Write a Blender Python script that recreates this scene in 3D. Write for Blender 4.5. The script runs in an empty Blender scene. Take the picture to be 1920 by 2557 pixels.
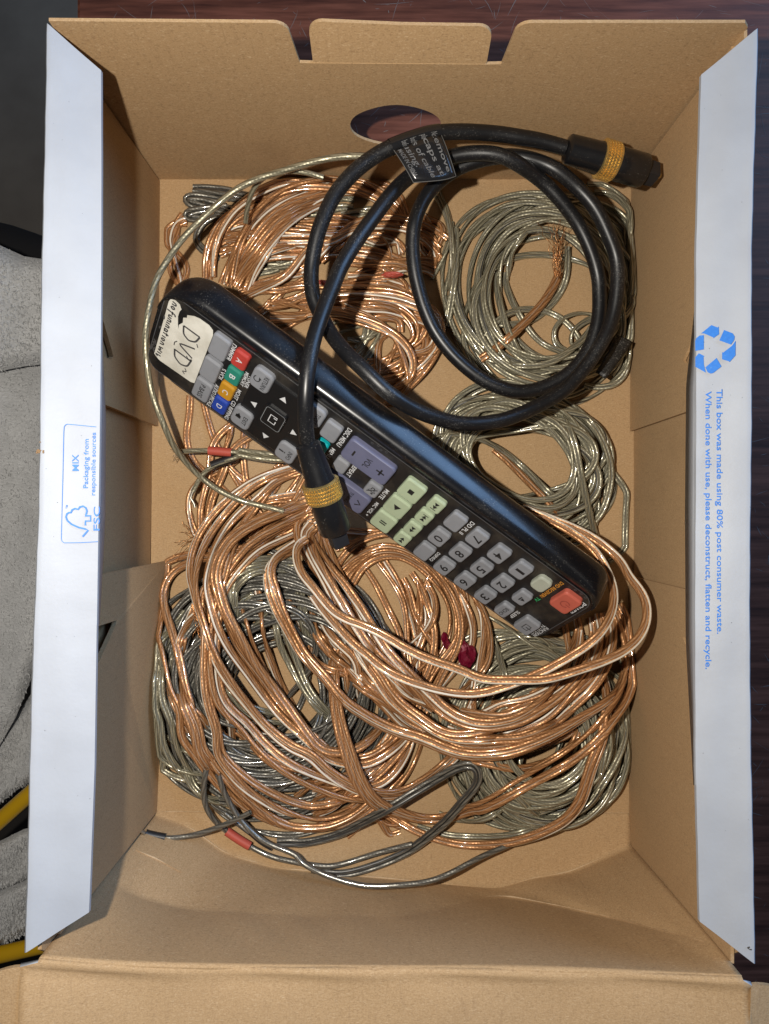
import bpy, bmesh, math, random
import numpy as np
from mathutils import Vector, Matrix
random.seed(7); rng = np.random.default_rng(7)
MM = 0.001
# ------------------------------------------------------------------ camera
CAM_H = 303.0           # mm above the inside floor of the box
FPX, CU, CV = 1850.0, 960.0, 1278.5
scn = bpy.context.scene
cam = bpy.data.cameras.new('camera'); camo = bpy.data.objects.new('camera', cam)
scn.collection.objects.link(camo); scn.camera = camo
camo.location = (0, 0, CAM_H*MM); camo.rotation_euler = (0, 0, 0)
cam.sensor_fit = 'HORIZONTAL'; cam.sensor_width = 36.0; cam.lens = 36.0*FPX/1920.0
cam.clip_start = 0.005; cam.clip_end = 20.0
# ------------------------------------------------------------------ world + lights
w = bpy.data.worlds.new('World'); scn.world = w; w.use_nodes = True
bg = w.node_tree.nodes['Background']
bg.inputs[0].default_value = (0.72, 0.76, 0.85, 1); bg.inputs[1].default_value = 0.055
def lamp(name, kind, loc, power, col, size, aim=None):
    l = bpy.data.lights.new(name, kind); l.energy = power; l.color = col
    if kind == 'POINT': l.shadow_soft_size = size
    if kind == 'AREA': l.shape = 'DISK'; l.size = size
    o = bpy.data.objects.new(name, l); scn.collection.objects.link(o); o.location = loc
    if aim: o.rotation_euler = (Vector(aim)-Vector(loc)).to_track_quat('-Z', 'Y').to_euler()
    return o
lamp('phone_flash', 'POINT', (-0.042, 0.014, 0.306), 3.75, (1.0, 0.94, 0.85), 0.003)
lamp('window_light', 'AREA', (1.15, 0.80, 0.80), 20.0, (0.32, 0.57, 1.0), 1.1, (0, 0, 0.05))
vs = scn.view_settings
vs.view_transform = 'Standard'; vs.look = 'None'; vs.exposure = 0.0; vs.gamma = 1.0
scn.cycles.max_bounces = 8; scn.cycles.sample_clamp_indirect = 4.0

# ------------------------------------------------------------------ helpers
def P(u, v, z):
    """plan position (mm) of what the photo shows at pixel u,v when it lies z mm above the box floor"""
    k = (CAM_H - z)/FPX
    return np.array([(u-CU)*k, (CV-v)*k, z])
C = scn.collection
def link(name, me, mats, parent=None):
    o = bpy.data.objects.new(name, me); C.objects.link(o)
    for m in (mats if isinstance(mats, (list, tuple)) else [mats]): me.materials.append(m)
    if parent is not None: o.parent = parent
    return o
def thing(name, label, cat, loc=(0, 0, 0), group=None):
    o = bpy.data.objects.new(name, None); C.objects.link(o); o.location = [c*MM for c in loc]
    o.empty_display_size = 0.01
    o['label'] = label; o['category'] = cat
    if group: o['group'] = group
    return o
def tag(o, label, cat, group=None):
    o['label'] = label; o['category'] = cat
    if group: o['group'] = group
    return o
def raw_mesh(name, V, F, mi=None, uv=None, smooth=True):
    """V (n,3) mm, F (m,4) quads or list of polygons"""
    me = bpy.data.meshes.new(name)
    V = np.asarray(V, dtype=np.float64)*MM
    if isinstance(F, np.ndarray):
        n = len(F); k = F.shape[1]
        me.vertices.add(len(V)); me.vertices.foreach_set('co', V.astype(np.float32).ravel())
        me.loops.add(n*k); me.loops.foreach_set('vertex_index', F.astype(np.int32).ravel())
        me.polygons.add(n)
        me.polygons.foreach_set('loop_start', np.arange(0, n*k, k, dtype=np.int32))
        try: me.polygons.foreach_set('loop_total', np.full(n, k, dtype=np.int32))
        except Exception: pass
        if mi is not None: me.polygons.foreach_set('material_index', np.asarray(mi, dtype=np.int32))
        me.update(calc_edges=True)
        if uv is not None:
            l = me.uv_layers.new(name='UVMap'); l.data.foreach_set('uv', np.asarray(uv, dtype=np.float32).ravel())
    else:
        me.from_pydata([tuple(v) for v in V], [], F)
        if mi is not None: me.polygons.foreach_set('material_index', np.asarray(mi, dtype=np.int32))
        me.update()
    if smooth: me.polygons.foreach_set('use_smooth', np.ones(len(me.polygons), dtype=bool))
    me.validate()
    return me
def bm_mesh(name, bm, smooth=False):
    bmesh.ops.recalc_face_normals(bm, faces=bm.faces[:])
    for v in bm.verts: v.co *= MM
    me = bpy.data.meshes.new(name); bm.to_mesh(me); bm.free()
    if smooth: me.polygons.foreach_set('use_smooth', np.ones(len(me.polygons), dtype=bool))
    return me

# ------------------------------------------------------------------ materials
def mat(name, col, rough=0.6, metal=0.0, **kw):
    m = bpy.data.materials.new(name); m.use_nodes = True
    b = m.node_tree.nodes['Principled BSDF']
    b.inputs['Base Color'].default_value = (*col, 1); b.inputs['Roughness'].default_value = rough
    b.inputs['Metallic'].default_value = metal
    for k, v in kw.items(): b.inputs[k.replace('_', ' ')].default_value = v
    return m
class NT:
    def __init__(s, m): s.t = m.node_tree; s.b = s.t.nodes['Principled BSDF']
    def n(s, ty, **kw):
        x = s.t.nodes.new(ty)
        for k, v in kw.items():
            if k.startswith('i_'):
                x.inputs[int(k[2:])].default_value = v
            else: setattr(x, k, v)
        return x
    def l(s, a, b): s.t.links.new(a, b)
    def math(s, op, a, b=None, c=None):
        x = s.n('ShaderNodeMath', operation=op)
        for i, q in enumerate((a, b, c)):
            if q is None: continue
            if isinstance(q, (int, float)): x.inputs[i].default_value = q
            else: s.l(q, x.inputs[i])
        return x.outputs[0]
    def noise(s, vec, scale, detail=3, rough=0.5):
        x = s.n('ShaderNodeTexNoise'); x.inputs['Scale'].default_value = scale
        x.inputs['Detail'].default_value = detail; x.inputs['Roughness'].default_value = rough
        if vec is not None: s.l(vec, x.inputs['Vector'])
        return x.outputs['Fac']
    def mapping(s, vec, scale=(1, 1, 1), rot=(0, 0, 0)):
        x = s.n('ShaderNodeMapping'); x.inputs['Scale'].default_value = scale; x.inputs['Rotation'].default_value = rot
        s.l(vec, x.inputs['Vector']); return x.outputs[0]
    def ramp(s, fac, stops):
        x = s.n('ShaderNodeValToRGB'); e = x.color_ramp.elements
        while len(e) < len(stops): e.new(0.5)
        for q, (p, c) in zip(e, stops): q.position = p; q.color = (*c, 1)
        s.l(fac, x.inputs[0]); return x.outputs[0]
    def mix(s, fac, a, b):
        x = s.n('ShaderNodeMix', data_type='RGBA')
        for i, q in ((0, fac), (6, a), (7, b)):
            if isinstance(q, (int, float)): x.inputs[i].default_value = q
            elif isinstance(q, tuple): x.inputs[i].default_value = (*q, 1)
            else: s.l(q, x.inputs[i])
        return x.outputs[2]
    def bump(s, h, strength, dist):
        x = s.n('ShaderNodeBump'); x.inputs['Strength'].default_value = strength; x.inputs['Distance'].default_value = dist
        s.l(h, x.inputs['Height']); s.l(x.outputs[0], s.b.inputs['Normal']); return x
    def obj(s): return s.n('ShaderNodeTexCoord').outputs['Object']
    def uv(s): return s.n('ShaderNodeTexCoord').outputs['UV']

def kraft(name, tick, ticks=(), amt=0.34):
    """brown cardboard; tick = axes (flute direction stretch) for the faint corrugation marks"""
    m = mat(name, (0.40, 0.26, 0.13), 0.88); t = NT(m); o = t.obj()
    f1 = t.noise(o, 1900, 4, 0.7); f2 = t.noise(o, 32, 3); f3 = t.noise(o, 4200, 2)
    f4 = t.noise(t.mapping(o, tick), 1.0, 2, 0.6)
    c = t.ramp(f1, [(0.26, (0.32, 0.198, 0.092)), (0.5, (0.415, 0.265, 0.131)), (0.76, (0.49, 0.325, 0.172))])
    c = t.mix(t.math('MULTIPLY', t.math('SUBTRACT', f2, 0.35), 0.5), c, (0.375, 0.24, 0.122))
    dash = t.math('MULTIPLY', t.math('GREATER_THAN', f4, 0.64), 0.16)
    c = t.mix(dash, c, (0.27, 0.165, 0.085))
    sp = t.n('ShaderNodeSeparateXYZ'); t.l(o, sp.inputs[0])
    for ax_, per in ticks:
        w1 = t.math('GREATER_THAN', t.math('SINE', t.math('MULTIPLY', sp.outputs[ax_], 6283.18/per)), 0.90)
        c = t.mix(t.math('MULTIPLY', t.math('MULTIPLY', w1, t.math('GREATER_THAN', t.noise(o, 420, 2), 0.56)), t.math('MULTIPLY', t.noise(o, 26, 2), amt)), c, (0.2, 0.12, 0.055))
    for rot_ in (0.35, -0.6, 1.25):
        fb = t.noise(t.mapping(o, (700, 4200, 1500), (rot_*.3, rot_*.2, rot_)), 1.0, 1, .4)
        c = t.mix(t.math('MULTIPLY', t.math('GREATER_THAN', fb, 0.69), 0.45), c, (0.24, 0.145, 0.07)); c = t.mix(t.math('MULTIPLY', t.math('LESS_THAN', fb, 0.295), 0.36), c, (0.60, 0.44, 0.27))
    stn = t.noise(o, 21, 5, 0.62); c = t.mix(t.math('MULTIPLY', t.math('MAXIMUM', t.math('SUBTRACT', stn, 0.60), 0.0), 2.2), c, (0.27, 0.165, 0.078))
    speck = t.math('GREATER_THAN', f3, 0.74)
    c = t.mix(t.math('MULTIPLY', speck, 0.55), c, (0.2, 0.12, 0.06))
    t.l(c, t.b.inputs['Base Color'])
    h = t.math('ADD', f1, t.math('MULTIPLY', f4, 0.8))
    t.bump(h, 0.2, 0.0002)
    return m
KF = kraft('kraft_floor', (900, 120, 300), ((0, 3.6),), 0.2); KW = kraft('kraft_wall', (1100, 400, 110), ((0, 3.6),)); KS = kraft('kraft_side', (400, 900, 120), ((1, 3.6),))
def white_board():
    m = mat('white_board', (0.74, 0.74, 0.74), 0.55); t = NT(m); o = t.obj()
    f = t.noise(o, 60, 4); g = t.noise(o, 2600, 2); h = t.noise(o, 900, 3)
    c = t.ramp(f, [(0.3, (0.335, 0.352, 0.385)), (0.7, (0.375, 0.395, 0.43))])
    c = t.mix(t.math('MULTIPLY', t.math('GREATER_THAN', g, 0.745), 0.5), c, (0.36, 0.34, 0.32))
    t.l(c, t.b.inputs['Base Color']); t.bump(t.math('ADD', h, t.math('MULTIPLY', f, 3.0)), 0.18, 0.0002); return m
WHITE = white_board()
def blue_ink():
    m = mat('blue_print', (0.012, 0.12, 0.42), 0.55); t = NT(m); o = t.obj(); g = t.noise(o, 1400, 3, 0.6)
    t.l(t.ramp(g, [(0.3, (0.006, 0.14, 0.52)), (0.66, (0.010, 0.17, 0.58)), (0.78, (0.09, 0.23, 0.5))]), t.b.inputs['Base Color']); return m
BLUE = blue_ink()
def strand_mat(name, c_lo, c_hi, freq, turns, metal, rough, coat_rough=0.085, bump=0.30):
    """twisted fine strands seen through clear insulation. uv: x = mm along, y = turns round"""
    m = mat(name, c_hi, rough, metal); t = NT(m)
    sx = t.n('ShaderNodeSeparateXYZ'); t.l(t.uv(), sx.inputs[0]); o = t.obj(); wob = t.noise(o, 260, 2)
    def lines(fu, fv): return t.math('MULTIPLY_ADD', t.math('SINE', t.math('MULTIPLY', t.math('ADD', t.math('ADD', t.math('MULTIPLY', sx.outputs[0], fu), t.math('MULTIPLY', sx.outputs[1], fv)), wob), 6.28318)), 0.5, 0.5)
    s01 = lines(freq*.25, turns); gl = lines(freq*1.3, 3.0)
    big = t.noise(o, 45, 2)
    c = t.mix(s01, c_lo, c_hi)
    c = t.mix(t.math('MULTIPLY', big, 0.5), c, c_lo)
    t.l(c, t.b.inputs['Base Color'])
    t.b.inputs['Coat Weight'].default_value = 1.0; t.b.inputs['Coat Roughness'].default_value = coat_rough
    t.b.inputs['Coat IOR'].default_value = 1.5
    t.bump(t.math('ADD', t.math('MULTIPLY', s01, .6), t.math('MULTIPLY', gl, .45)), bump, 0.0002)
    return m
COPPER = strand_mat('copper_strands', (0.29, 0.122, 0.042), (0.64, 0.34, 0.152), 0.55, 5.0, 0.5, 0.38)
SILVER = strand_mat('tinned_strands', (0.165, 0.15, 0.10), (0.48, 0.44, 0.31), 0.55, 5.0, 0.5, 0.40)
DARKSIL = strand_mat('dark_tinned_strands', (0.085, 0.08, 0.068), (0.26, 0.245, 0.205), 0.55, 5.0, 0.5, 0.4)  # dark grey wire; its tone also paints gap shade into the bottom-left coil
STRIPE = mat('white_stripe', (0.66, 0.60, 0.50), 0.35, 0.0, Coat_Weight=0.6)
JACKET = mat('clear_jacket_edge', (0.50, 0.36, 0.25), 0.22, 0.25, Coat_Weight=1.0)
JACKET_S = mat('clear_jacket_edge_silver', (0.30, 0.285, 0.24), 0.25, 0.3, Coat_Weight=1.0)
BLACKSTRIPE = mat('dark_seam', (0.035, 0.033, 0.03), 0.35)
def dusty(name, col, rough, dust=(0.20, 0.19, 0.17), amt=0.6, thr=0.66, coat=0.0):
    m = mat(name, col, rough, 0.0, Coat_Weight=coat, Coat_Roughness=0.12); t = NT(m); o = t.obj()
    f = t.noise(o, 2300, 2); g = t.noise(o, 90, 3)
    k = t.math('MULTIPLY', t.math('GREATER_THAN', t.math('ADD', f, t.math('MULTIPLY', t.math('SUBTRACT', g, 0.5), 0.35)), thr), amt)
    t.l(t.mix(k, col, dust), t.b.inputs['Base Color'])
    t.l(t.math('MULTIPLY_ADD', g, 0.25, rough-0.1), t.b.inputs['Roughness'])
    return m
CABLE = dusty('black_cable', (0.007, 0.007, 0.008), 0.36, thr=0.655, amt=0.32)
PLUG = dusty('plug_black', (0.007, 0.007, 0.008), 0.28, thr=0.72, coat=0.3)
def gold_mat():
    m = mat('gold_knurl', (1.0, 0.74, 0.29), 0.27, 0.92); return m
GOLD = gold_mat()
FIBRE = mat('fibre_tip', (0.62, 0.42, 0.14), 0.35, 0.2)
RBODY = dusty('remote_body', (0.0045, 0.0046, 0.006), 0.27, thr=0.675, amt=0.35, coat=0.3)
def plate_mat():
    m = mat('remote_plate', (0.009, 0.009, 0.010), 0.42); t = NT(m); o = t.obj()
    g = t.noise(o, 75, 4, 0.6); f = t.noise(o, 2600, 2)
    k = t.math('MULTIPLY', t.math('SUBTRACT', g, 0.47), 2.6); k = t.math('MULTIPLY', t.math('MAXIMUM', k, 0.0), f)
    c = t.mix(t.math('MINIMUM', k, 0.5), (0.008, 0.008, 0.009), (0.12, 0.10, 0.075))
    t.l(c, t.b.inputs['Base Color']); return m
RPLATE = plate_mat()
def rubber(name, col):
    m = mat(name, col, 0.48, 0.0); t = NT(m); o = t.obj(); g = t.noise(o, 160, 4); f = t.noise(o, 1500, 2)
    k = t.math('MULTIPLY', t.math('MAXIMUM', t.math('SUBTRACT', g, 0.5), 0.0), 1.0)
    t.l(t.mix(k, col, tuple(c*0.45 for c in col)), t.b.inputs['Base Color'])
    t.bump(f, 0.12, 0.0001); return m
B_GREY = rubber('key_grey', (0.235, 0.245, 0.27)); B_LILAC = rubber('key_lilac', (0.125, 0.132, 0.215)); B_GREEN = rubber('key_green', (0.38, 0.455, 0.31))
B_RED = rubber('key_red', (0.42, 0.045, 0.035)); B_TEAL = rubber('key_teal', (0.02, 0.20, 0.145)); B_AMBER = rubber('key_amber', (0.48, 0.235, 0.015)); B_BLUE = rubber('key_blue', (0.015, 0.05, 0.33))
B_CYAN = rubber('key_cyan', (0.0, 0.33, 0.36)); B_IVORY = rubber('key_ivory', (0.38, 0.40, 0.33)); B_POWER = rubber('key_power', (0.47, 0.105, 0.07)); B_BLACK = mat('key_black', (0.008, 0.008, 0.009), 0.3)
INKB = mat('ink_black', (0.012, 0.012, 0.013), 0.55); INKW = mat('ink_white', (0.62, 0.63, 0.65), 0.55); INKO = mat('ink_orange', (0.62, 0.26, 0.03), 0.55); INKG = mat('ink_green', (0.03, 0.42, 0.14), 0.55)
INKT = mat('ink_grey', (0.20, 0.21, 0.22), 0.6); INKP = mat('ink_power', (0.28, 0.055, 0.04), 0.6)
OUTL = mat('plate_outline', (0.075, 0.075, 0.08), 0.4)
def sticker_mat():
    m = mat('sticker_paper', (0.66, 0.60, 0.47), 0.7); t = NT(m); o = t.obj(); g = t.noise(o, 120, 4, 0.6)
    t.l(t.ramp(g, [(0.35, (0.54, 0.52, 0.455)), (0.6, (0.68, 0.665, 0.60))]), t.b.inputs['Base Color']); t.bump(g, 0.2, 0.0003); return m
STICK = sticker_mat(); MARKER = mat('marker_ink', (0.06, 0.058, 0.06), 0.6)
REDSL = mat('red_sleeve', (0.42, 0.07, 0.045), 0.55); BLKSL = mat('black_sleeve', (0.012, 0.012, 0.014), 0.45)
BARE = mat('bare_tinned', (0.36, 0.34, 0.29), 0.35, 0.8); BARECU = mat('bare_copper', (0.62, 0.30, 0.12), 0.32, 0.85)
TAPE = dusty('black_tape', (0.012, 0.012, 0.012), 0.4, thr=0.64)
REDFOIL = mat('red_foil', (0.16, 0.004, 0.022), 0.38, 0.2, Coat_Weight=0.5); PURPLE = mat('purple_foil', (0.035, 0.02, 0.085), 0.35, 0.3)
def wood_mat():
    m = mat('table_wood', (0.06, 0.025, 0.016), 0.38, 0.0, Specular_IOR_Level=0.25); t = NT(m); o = t.obj()
    g = t.noise(t.mapping(o, (9, 70, 9)), 1.6, 6, 0.62); g2 = t.noise(t.mapping(o, (25, 420, 25)), 1.0, 4, 0.6)
    c = t.ramp(t.math('MULTIPLY_ADD', g2, 0.45, t.math('MULTIPLY', g, 0.6)), [(0.36, (0.040, 0.014, 0.010)), (0.5, (0.105, 0.036, 0.022)), (0.66, (0.19, 0.068, 0.042))])
    t.l(c, t.b.inputs['Base Color']); t.l(t.math('MULTIPLY_ADD', g2, 0.2, 0.38), t.b.inputs['Roughness']); t.bump(g2, 0.15, 0.0004); return m
WOOD = wood_mat()
def conc_mat():
    m = mat('floor_tile_mat', (0.16, 0.145, 0.12), 0.7); t = NT(m); o = t.obj(); g = t.noise(o, 9, 5, 0.6)
    t.l(t.ramp(g, [(0.3, (0.095, 0.075, 0.055)), (0.7, (0.17, 0.14, 0.105))]), t.b.inputs['Base Color']); return m
CONC = conc_mat(); GROUT = mat('grout', (0.035, 0.03, 0.026), 0.9)
def towel_mat():
    m = mat('grey_fleece', (0.30, 0.30, 0.295), 0.95, 0.0, Sheen_Weight=0.5); t = NT(m); o = t.obj()
    g = t.noise(t.mapping(o, (1, 1.7, 1)), 620, 4, 0.6); g2 = t.noise(o, 70, 3)
    t.l(t.ramp(t.math('MULTIPLY_ADD', g2, 0.4, t.math('MULTIPLY', g, 0.6)), [(0.28, (0.47, 0.47, 0.465)), (0.68, (0.76, 0.76, 0.755))]), t.b.inputs['Base Color'])
    t.bump(g, 0.9, 0.0016); return m
TOWEL = towel_mat(); YELLOW = mat('yellow_plastic', (0.62, 0.36, 0.005), 0.32, 0.0, Coat_Weight=0.3)

# ------------------------------------------------------------------ table, floor below, things beside the box
def box_bm(x0, x1, y0, y1, z0, z1):
    bm = bmesh.new(); bmesh.ops.create_cube(bm, size=1.0)
    for v in bm.verts: v.co = Vector((x0+(v.co.x+.5)*(x1-x0), y0+(v.co.y+.5)*(y1-y0), z0+(v.co.z+.5)*(z1-z0)))
    return bm
tb = box_bm(-127, 420, -420, 420, -26, -2.2)
bmesh.ops.bevel(tb, geom=tb.edges[:], offset=1.5, segments=2, affect='EDGES')
table = tag(link('table_top', bm_mesh('table_top', tb), WOOD), 'dark scratched wooden table top under the cardboard box', 'table')
qs = np.random.default_rng(77); Vs_, Fs_ = [], []
for k in range(900):                                   # worn scratches in the varnish
    if k % 2: x, y = qs.uniform(98, 175), qs.uniform(-200, 190)
    else: x, y = qs.uniform(-120, 175), qs.uniform(137, 215)
    a = qs.choice([qs.normal()*.25, 1.2+qs.normal()*.3, -.9+qs.normal()*.4, qs.uniform(0, 3.14)]); ln = qs.exponential(5)+1.2; wd = qs.uniform(.04, .13)+(.1 if qs.random() < .06 else 0); bend = qs.normal()*.12
    pts = np.array([[x+math.cos(a+bend*t)*ln*t, y+math.sin(a+bend*t)*ln*t] for t in np.linspace(0, 1, 5)]); V2, F2 = [], []
    t = np.gradient(pts, axis=0); t /= np.linalg.norm(t, axis=1)[:, None]; nn = np.stack([-t[:, 1], t[:, 0]], 1)*wd*np.array([.2, .8, 1, .7, .1])[:, None]
    b0 = len(Vs_); Vs_ += [(*p, -2.16) for p in pts+nn]+[(*p, -2.16) for p in pts-nn]; Fs_ += [(b0+i, b0+5+i, b0+6+i, b0+i+1) for i in range(4)]
sco = link('scratches', raw_mesh('scratches', Vs_, Fs_, smooth=False), mat('scratch_pale', (0.15, 0.125, 0.115), 0.7), table); sco['kind'] = 'stuff'
gt = link('room_floor', bm_mesh('room_floor', box_bm(-1200, 900, -1200, 1200, -330, -312)), GROUT); gt['kind'] = 'structure'
for i, (x0, x1, y0, y1) in enumerate(((-560, -322, 20, 420), (-560, -322, 424, 900), (-318, 60, 160, 640), (-318, 60, -330, 156), (-560, -322, -400, 16))):
    q = box_bm(x0, x1, y0, y1, -311.9, -307); M = Matrix.Rotation(-0.5, 4, 'Z')
    for v in q.verts: v.co = M @ v.co
    link('floor_tile', bm_mesh('floor_tile', q), CONC, gt)
# grey blanket folds
blanket = thing('fleece_blanket', 'grey fleece blanket bunched up left of the white box flap', 'blanket', (-190, -40, -120))
def sheet(pts_top, pts_bot, z0, z1, name, seed, roll=12):
    """cloth fold between two plan curves (pixels at height z), rounded at both long edges"""
    n, m = 60, 30; r = np.random.default_rng(seed); a = np.asarray(pts_top, float); b = np.asarray(pts_bot, float)
    ss = np.linspace(0, 1, n); ta = np.linspace(0, 1, len(a)); tb_ = np.linspace(0, 1, len(b))
    A = np.stack([np.interp(ss, ta, a[:, k]) for k in (0, 1)], 1); B = np.stack([np.interp(ss, tb_, b[:, k]) for k in (0, 1)], 1)
    V = []; ph = r.random(6)*6.3
    for i in range(n):
        for j in range(m):
            f = j/(m-1); u, v = A[i]*(1-f)+B[i]*f
            e = min(f, 1-f)*m/5; h = 1-(1-min(e, 1))**2
            z = z0*(1-f)+z1*f + (h-1)*roll + 2.2*math.sin(u*.03+ph[0]+f*5)+1.6*math.sin(v*.021+ph[1]+u*.02)
            V.append(P(u, v, z))
    F = np.array([[i*m+j, i*m+j+1, (i+1)*m+j+1, (i+1)*m+j] for i in range(n-1) for j in range(m-1)])
    o = link(name, raw_mesh(name, V, F), TOWEL, blanket)
    o.location = [-c for c in blanket.location]
    # fibre tufts
    Vt, Ft = [], []
    for q in range(2600):
        i, j = r.integers(0, n-1), r.integers(0, m-1); fi, fj = r.random(2)
        p = (V[i*m+j]*(1-fj)+V[i*m+j+1]*fj)*(1-fi)+(V[(i+1)*m+j]*(1-fj)+V[(i+1)*m+j+1]*fj)*fi
        d = np.array([r.normal()*.5+.5, r.normal()*.5-.7, 1.2]); d *= 1.9/np.linalg.norm(d); s = r.normal(size=3)*.32
        k = len(Vt); Vt += [p+s, p-s, p+d*.7+s*.8, p+d*.7-s*.8, p+d+np.array([.3, -.4, -.2])]; Ft += [(k, k+1, k+3, k+2), (k+2, k+3, k+4)]
    tf = link('pile', raw_mesh('pile', Vt, Ft, smooth=False), TOWEL, o); tf['kind'] = 'stuff'
    return o
sheet([(-260, 560), (-60, 585), (60, 640), (190, 660)], [(-260, 960), (-40, 935), (60, 915), (190, 900)], -62, -70, 'blanket_fold', 1)
sheet([(-260, 930), (-60, 930), (70, 905), (190, 880)], [(-260, 2060), (-40, 1930), (40, 1790), (100, 1640)], -84, -96, 'blanket_fold', 2)
sheet([(-260, 1800), (-40, 1890), (40, 1790), (190, 1560)], [(-260, 2130), (-40, 2035), (60, 1960), (190, 1900)], -118, -112, 'blanket_fold', 3)
sheet([(-260, 2220), (-40, 2120), (60, 2070), (190, 2040)], [(-260, 2360), (-40, 2260), (60, 2200), (190, 2160)], -104, -112, 'blanket_fold', 4)
sheet([(-260, 2300), (-40, 2240), (60, 2200), (190, 2150)], [(-260, 2480), (-40, 2385), (60, 2330), (190, 2290)], -100, -106, 'blanket_fold', 5)
def simple_tube(name, pts, r, mats, parent=None, sides=14, cap=True):
    pts = np.asarray(pts, float); V, F, _ = tube_arrays(pts, np.full(len(pts), float(r)) if np.isscalar(r) else np.asarray(r, float), sides)
    F = [tuple(f) for f in F]; n = len(pts)
    if cap: F += [tuple(range(sides))[::-1], tuple(range((n-1)*sides, n*sides))]
    return link(name, raw_mesh(name, V, F), mats, parent)
def frames(pts, closed=False):
    if closed: t = np.roll(pts, -1, 0)-np.roll(pts, 1, 0)
    else: t = np.gradient(pts, axis=0)
    t /= np.linalg.norm(t, axis=1)[:, None]+1e-9
    h = np.cross(t, [0, 0, 1.0]); ln = np.linalg.norm(h, axis=1)[:, None]; h = np.where(ln > 1e-4, h/np.maximum(ln, 1e-9), [1.0, 0, 0])
    return t, h, np.cross(h, t)
def tube_arrays(pts, rad, sides, ph=None, closed=False):
    n = len(pts); t, h, v = frames(pts, closed)
    a = np.arange(sides)*2*math.pi/sides
    if ph is None: ph = np.zeros(n)
    ang = a[None, :]+ph[:, None]
    V = pts[:, None, :]+rad[:, None, None]*(np.cos(ang)[..., None]*h[:, None, :]+np.sin(ang)[..., None]*v[:, None, :])
    m = n if closed else n-1
    i = np.arange(m)[:, None]; j = np.arange(sides)[None, :]; i2 = (i+1) % n; j2 = (j+1) % sides
    F = np.stack([i*sides+j, i*sides+j2, i2*sides+j2, i2*sides+j], -1).reshape(-1, 4)
    seg = np.linalg.norm(np.diff(pts, axis=0, append=pts[:1]), axis=1); s = np.concatenate([[0], np.cumsum(seg)])
    U = np.stack([np.stack([np.broadcast_to(s[i], (m, sides)), np.broadcast_to(j/sides, (m, sides))], -1), np.stack([np.broadcast_to(s[i], (m, sides)), np.broadcast_to((j+1)/sides, (m, sides))], -1),
                  np.stack([np.broadcast_to(s[i+1], (m, sides)), np.broadcast_to((j+1)/sides, (m, sides))], -1), np.stack([np.broadcast_to(s[i+1], (m, sides)), np.broadcast_to(j/sides, (m, sides))], -1)], 2)
    return V.reshape(-1, 3), F, U.reshape(-1, 2)
for u0, v0, u1, v1, zz, rr, lab in ((-160, 2190, 190, 1880, -104, 4.4, 'upper yellow rod across the grey blanket, left of the box'), (-160, 2420, 190, 2340, -110, 4.6, 'lower yellow rod at the blanket corner, left of the box')):
    a, b = P(u0, v0, zz), P(u1, v1, zz); o = simple_tube('yellow_rod', [a+(b-a)*t for t in np.linspace(0, 1, 12)], rr, YELLOW)
    tag(o, lab, 'rod', 'yellow rods beside the box')
st = P(70, 610, -230); dk = bmesh.new(); bmesh.ops.create_icosphere(dk, subdivisions=3, radius=1)
for v in dk.verts: v.co = Vector(((v.co.x*60+st[0]-34), v.co.y*22+st[1]-8, v.co.z*26+st[2])) + Vector((0, 0, 5*math.sin(v.co.x*7)))
tag(link('dark_cloth', bm_mesh('dark_cloth', dk, True), mat('dark_cloth_mat', (0.012, 0.011, 0.012), 0.9)), 'black cloth bundle behind the top edge of the grey blanket', 'cloth')

# ------------------------------------------------------------------ the cardboard box
box = thing('cardboard_box', 'open brown cardboard box with white folded flaps holding the cables', 'box', (3, 2, -2))
boff = [-c for c in box.location]
def bpart(name, me, mats, parent=None):
    o = link(name, me, mats, parent or box)
    if parent is None: o.location = boff
    return o
def panel(name, outline, holes, fn, tvec, mats, parent=None):
    """flat board with cut-outs: outline/holes in 2D, fn maps 2D to mm, tvec = thickness towards the outside"""
    bm = bmesh.new(); es = []
    for loop in [outline]+holes:
        vs_ = [bm.verts.new(Vector(fn(*p))) for p in loop]
        es += [bm.edges.new((vs_[i], vs_[(i+1) % len(vs_)])) for i in range(len(vs_))]
    bmesh.ops.triangle_fill(bm, use_beauty=True, edges=es)
    r = bmesh.ops.extrude_face_region(bm, geom=bm.faces[:])
    bmesh.ops.translate(bm, verts=[g for g in r['geom'] if isinstance(g, bmesh.types.BMVert)], vec=Vector(tvec))
    bmesh.ops.recalc_face_normals(bm, faces=bm.faces[:])
    n = -Vector(tvec).normalized()
    for f in bm.faces: f.material_index = 1 if f.normal.dot(n) < -0.6 else 0
    return bpart(name, bm_mesh(name, bm), mats, parent)
# floor
panel('box_floor', [(-96.5, -123), (102.5, -123), (102.5, 137), (-94.0, 137)], [], lambda a, b: (a, b, 0), (0, 0, -1.6), [KF, WHITE])
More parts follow.
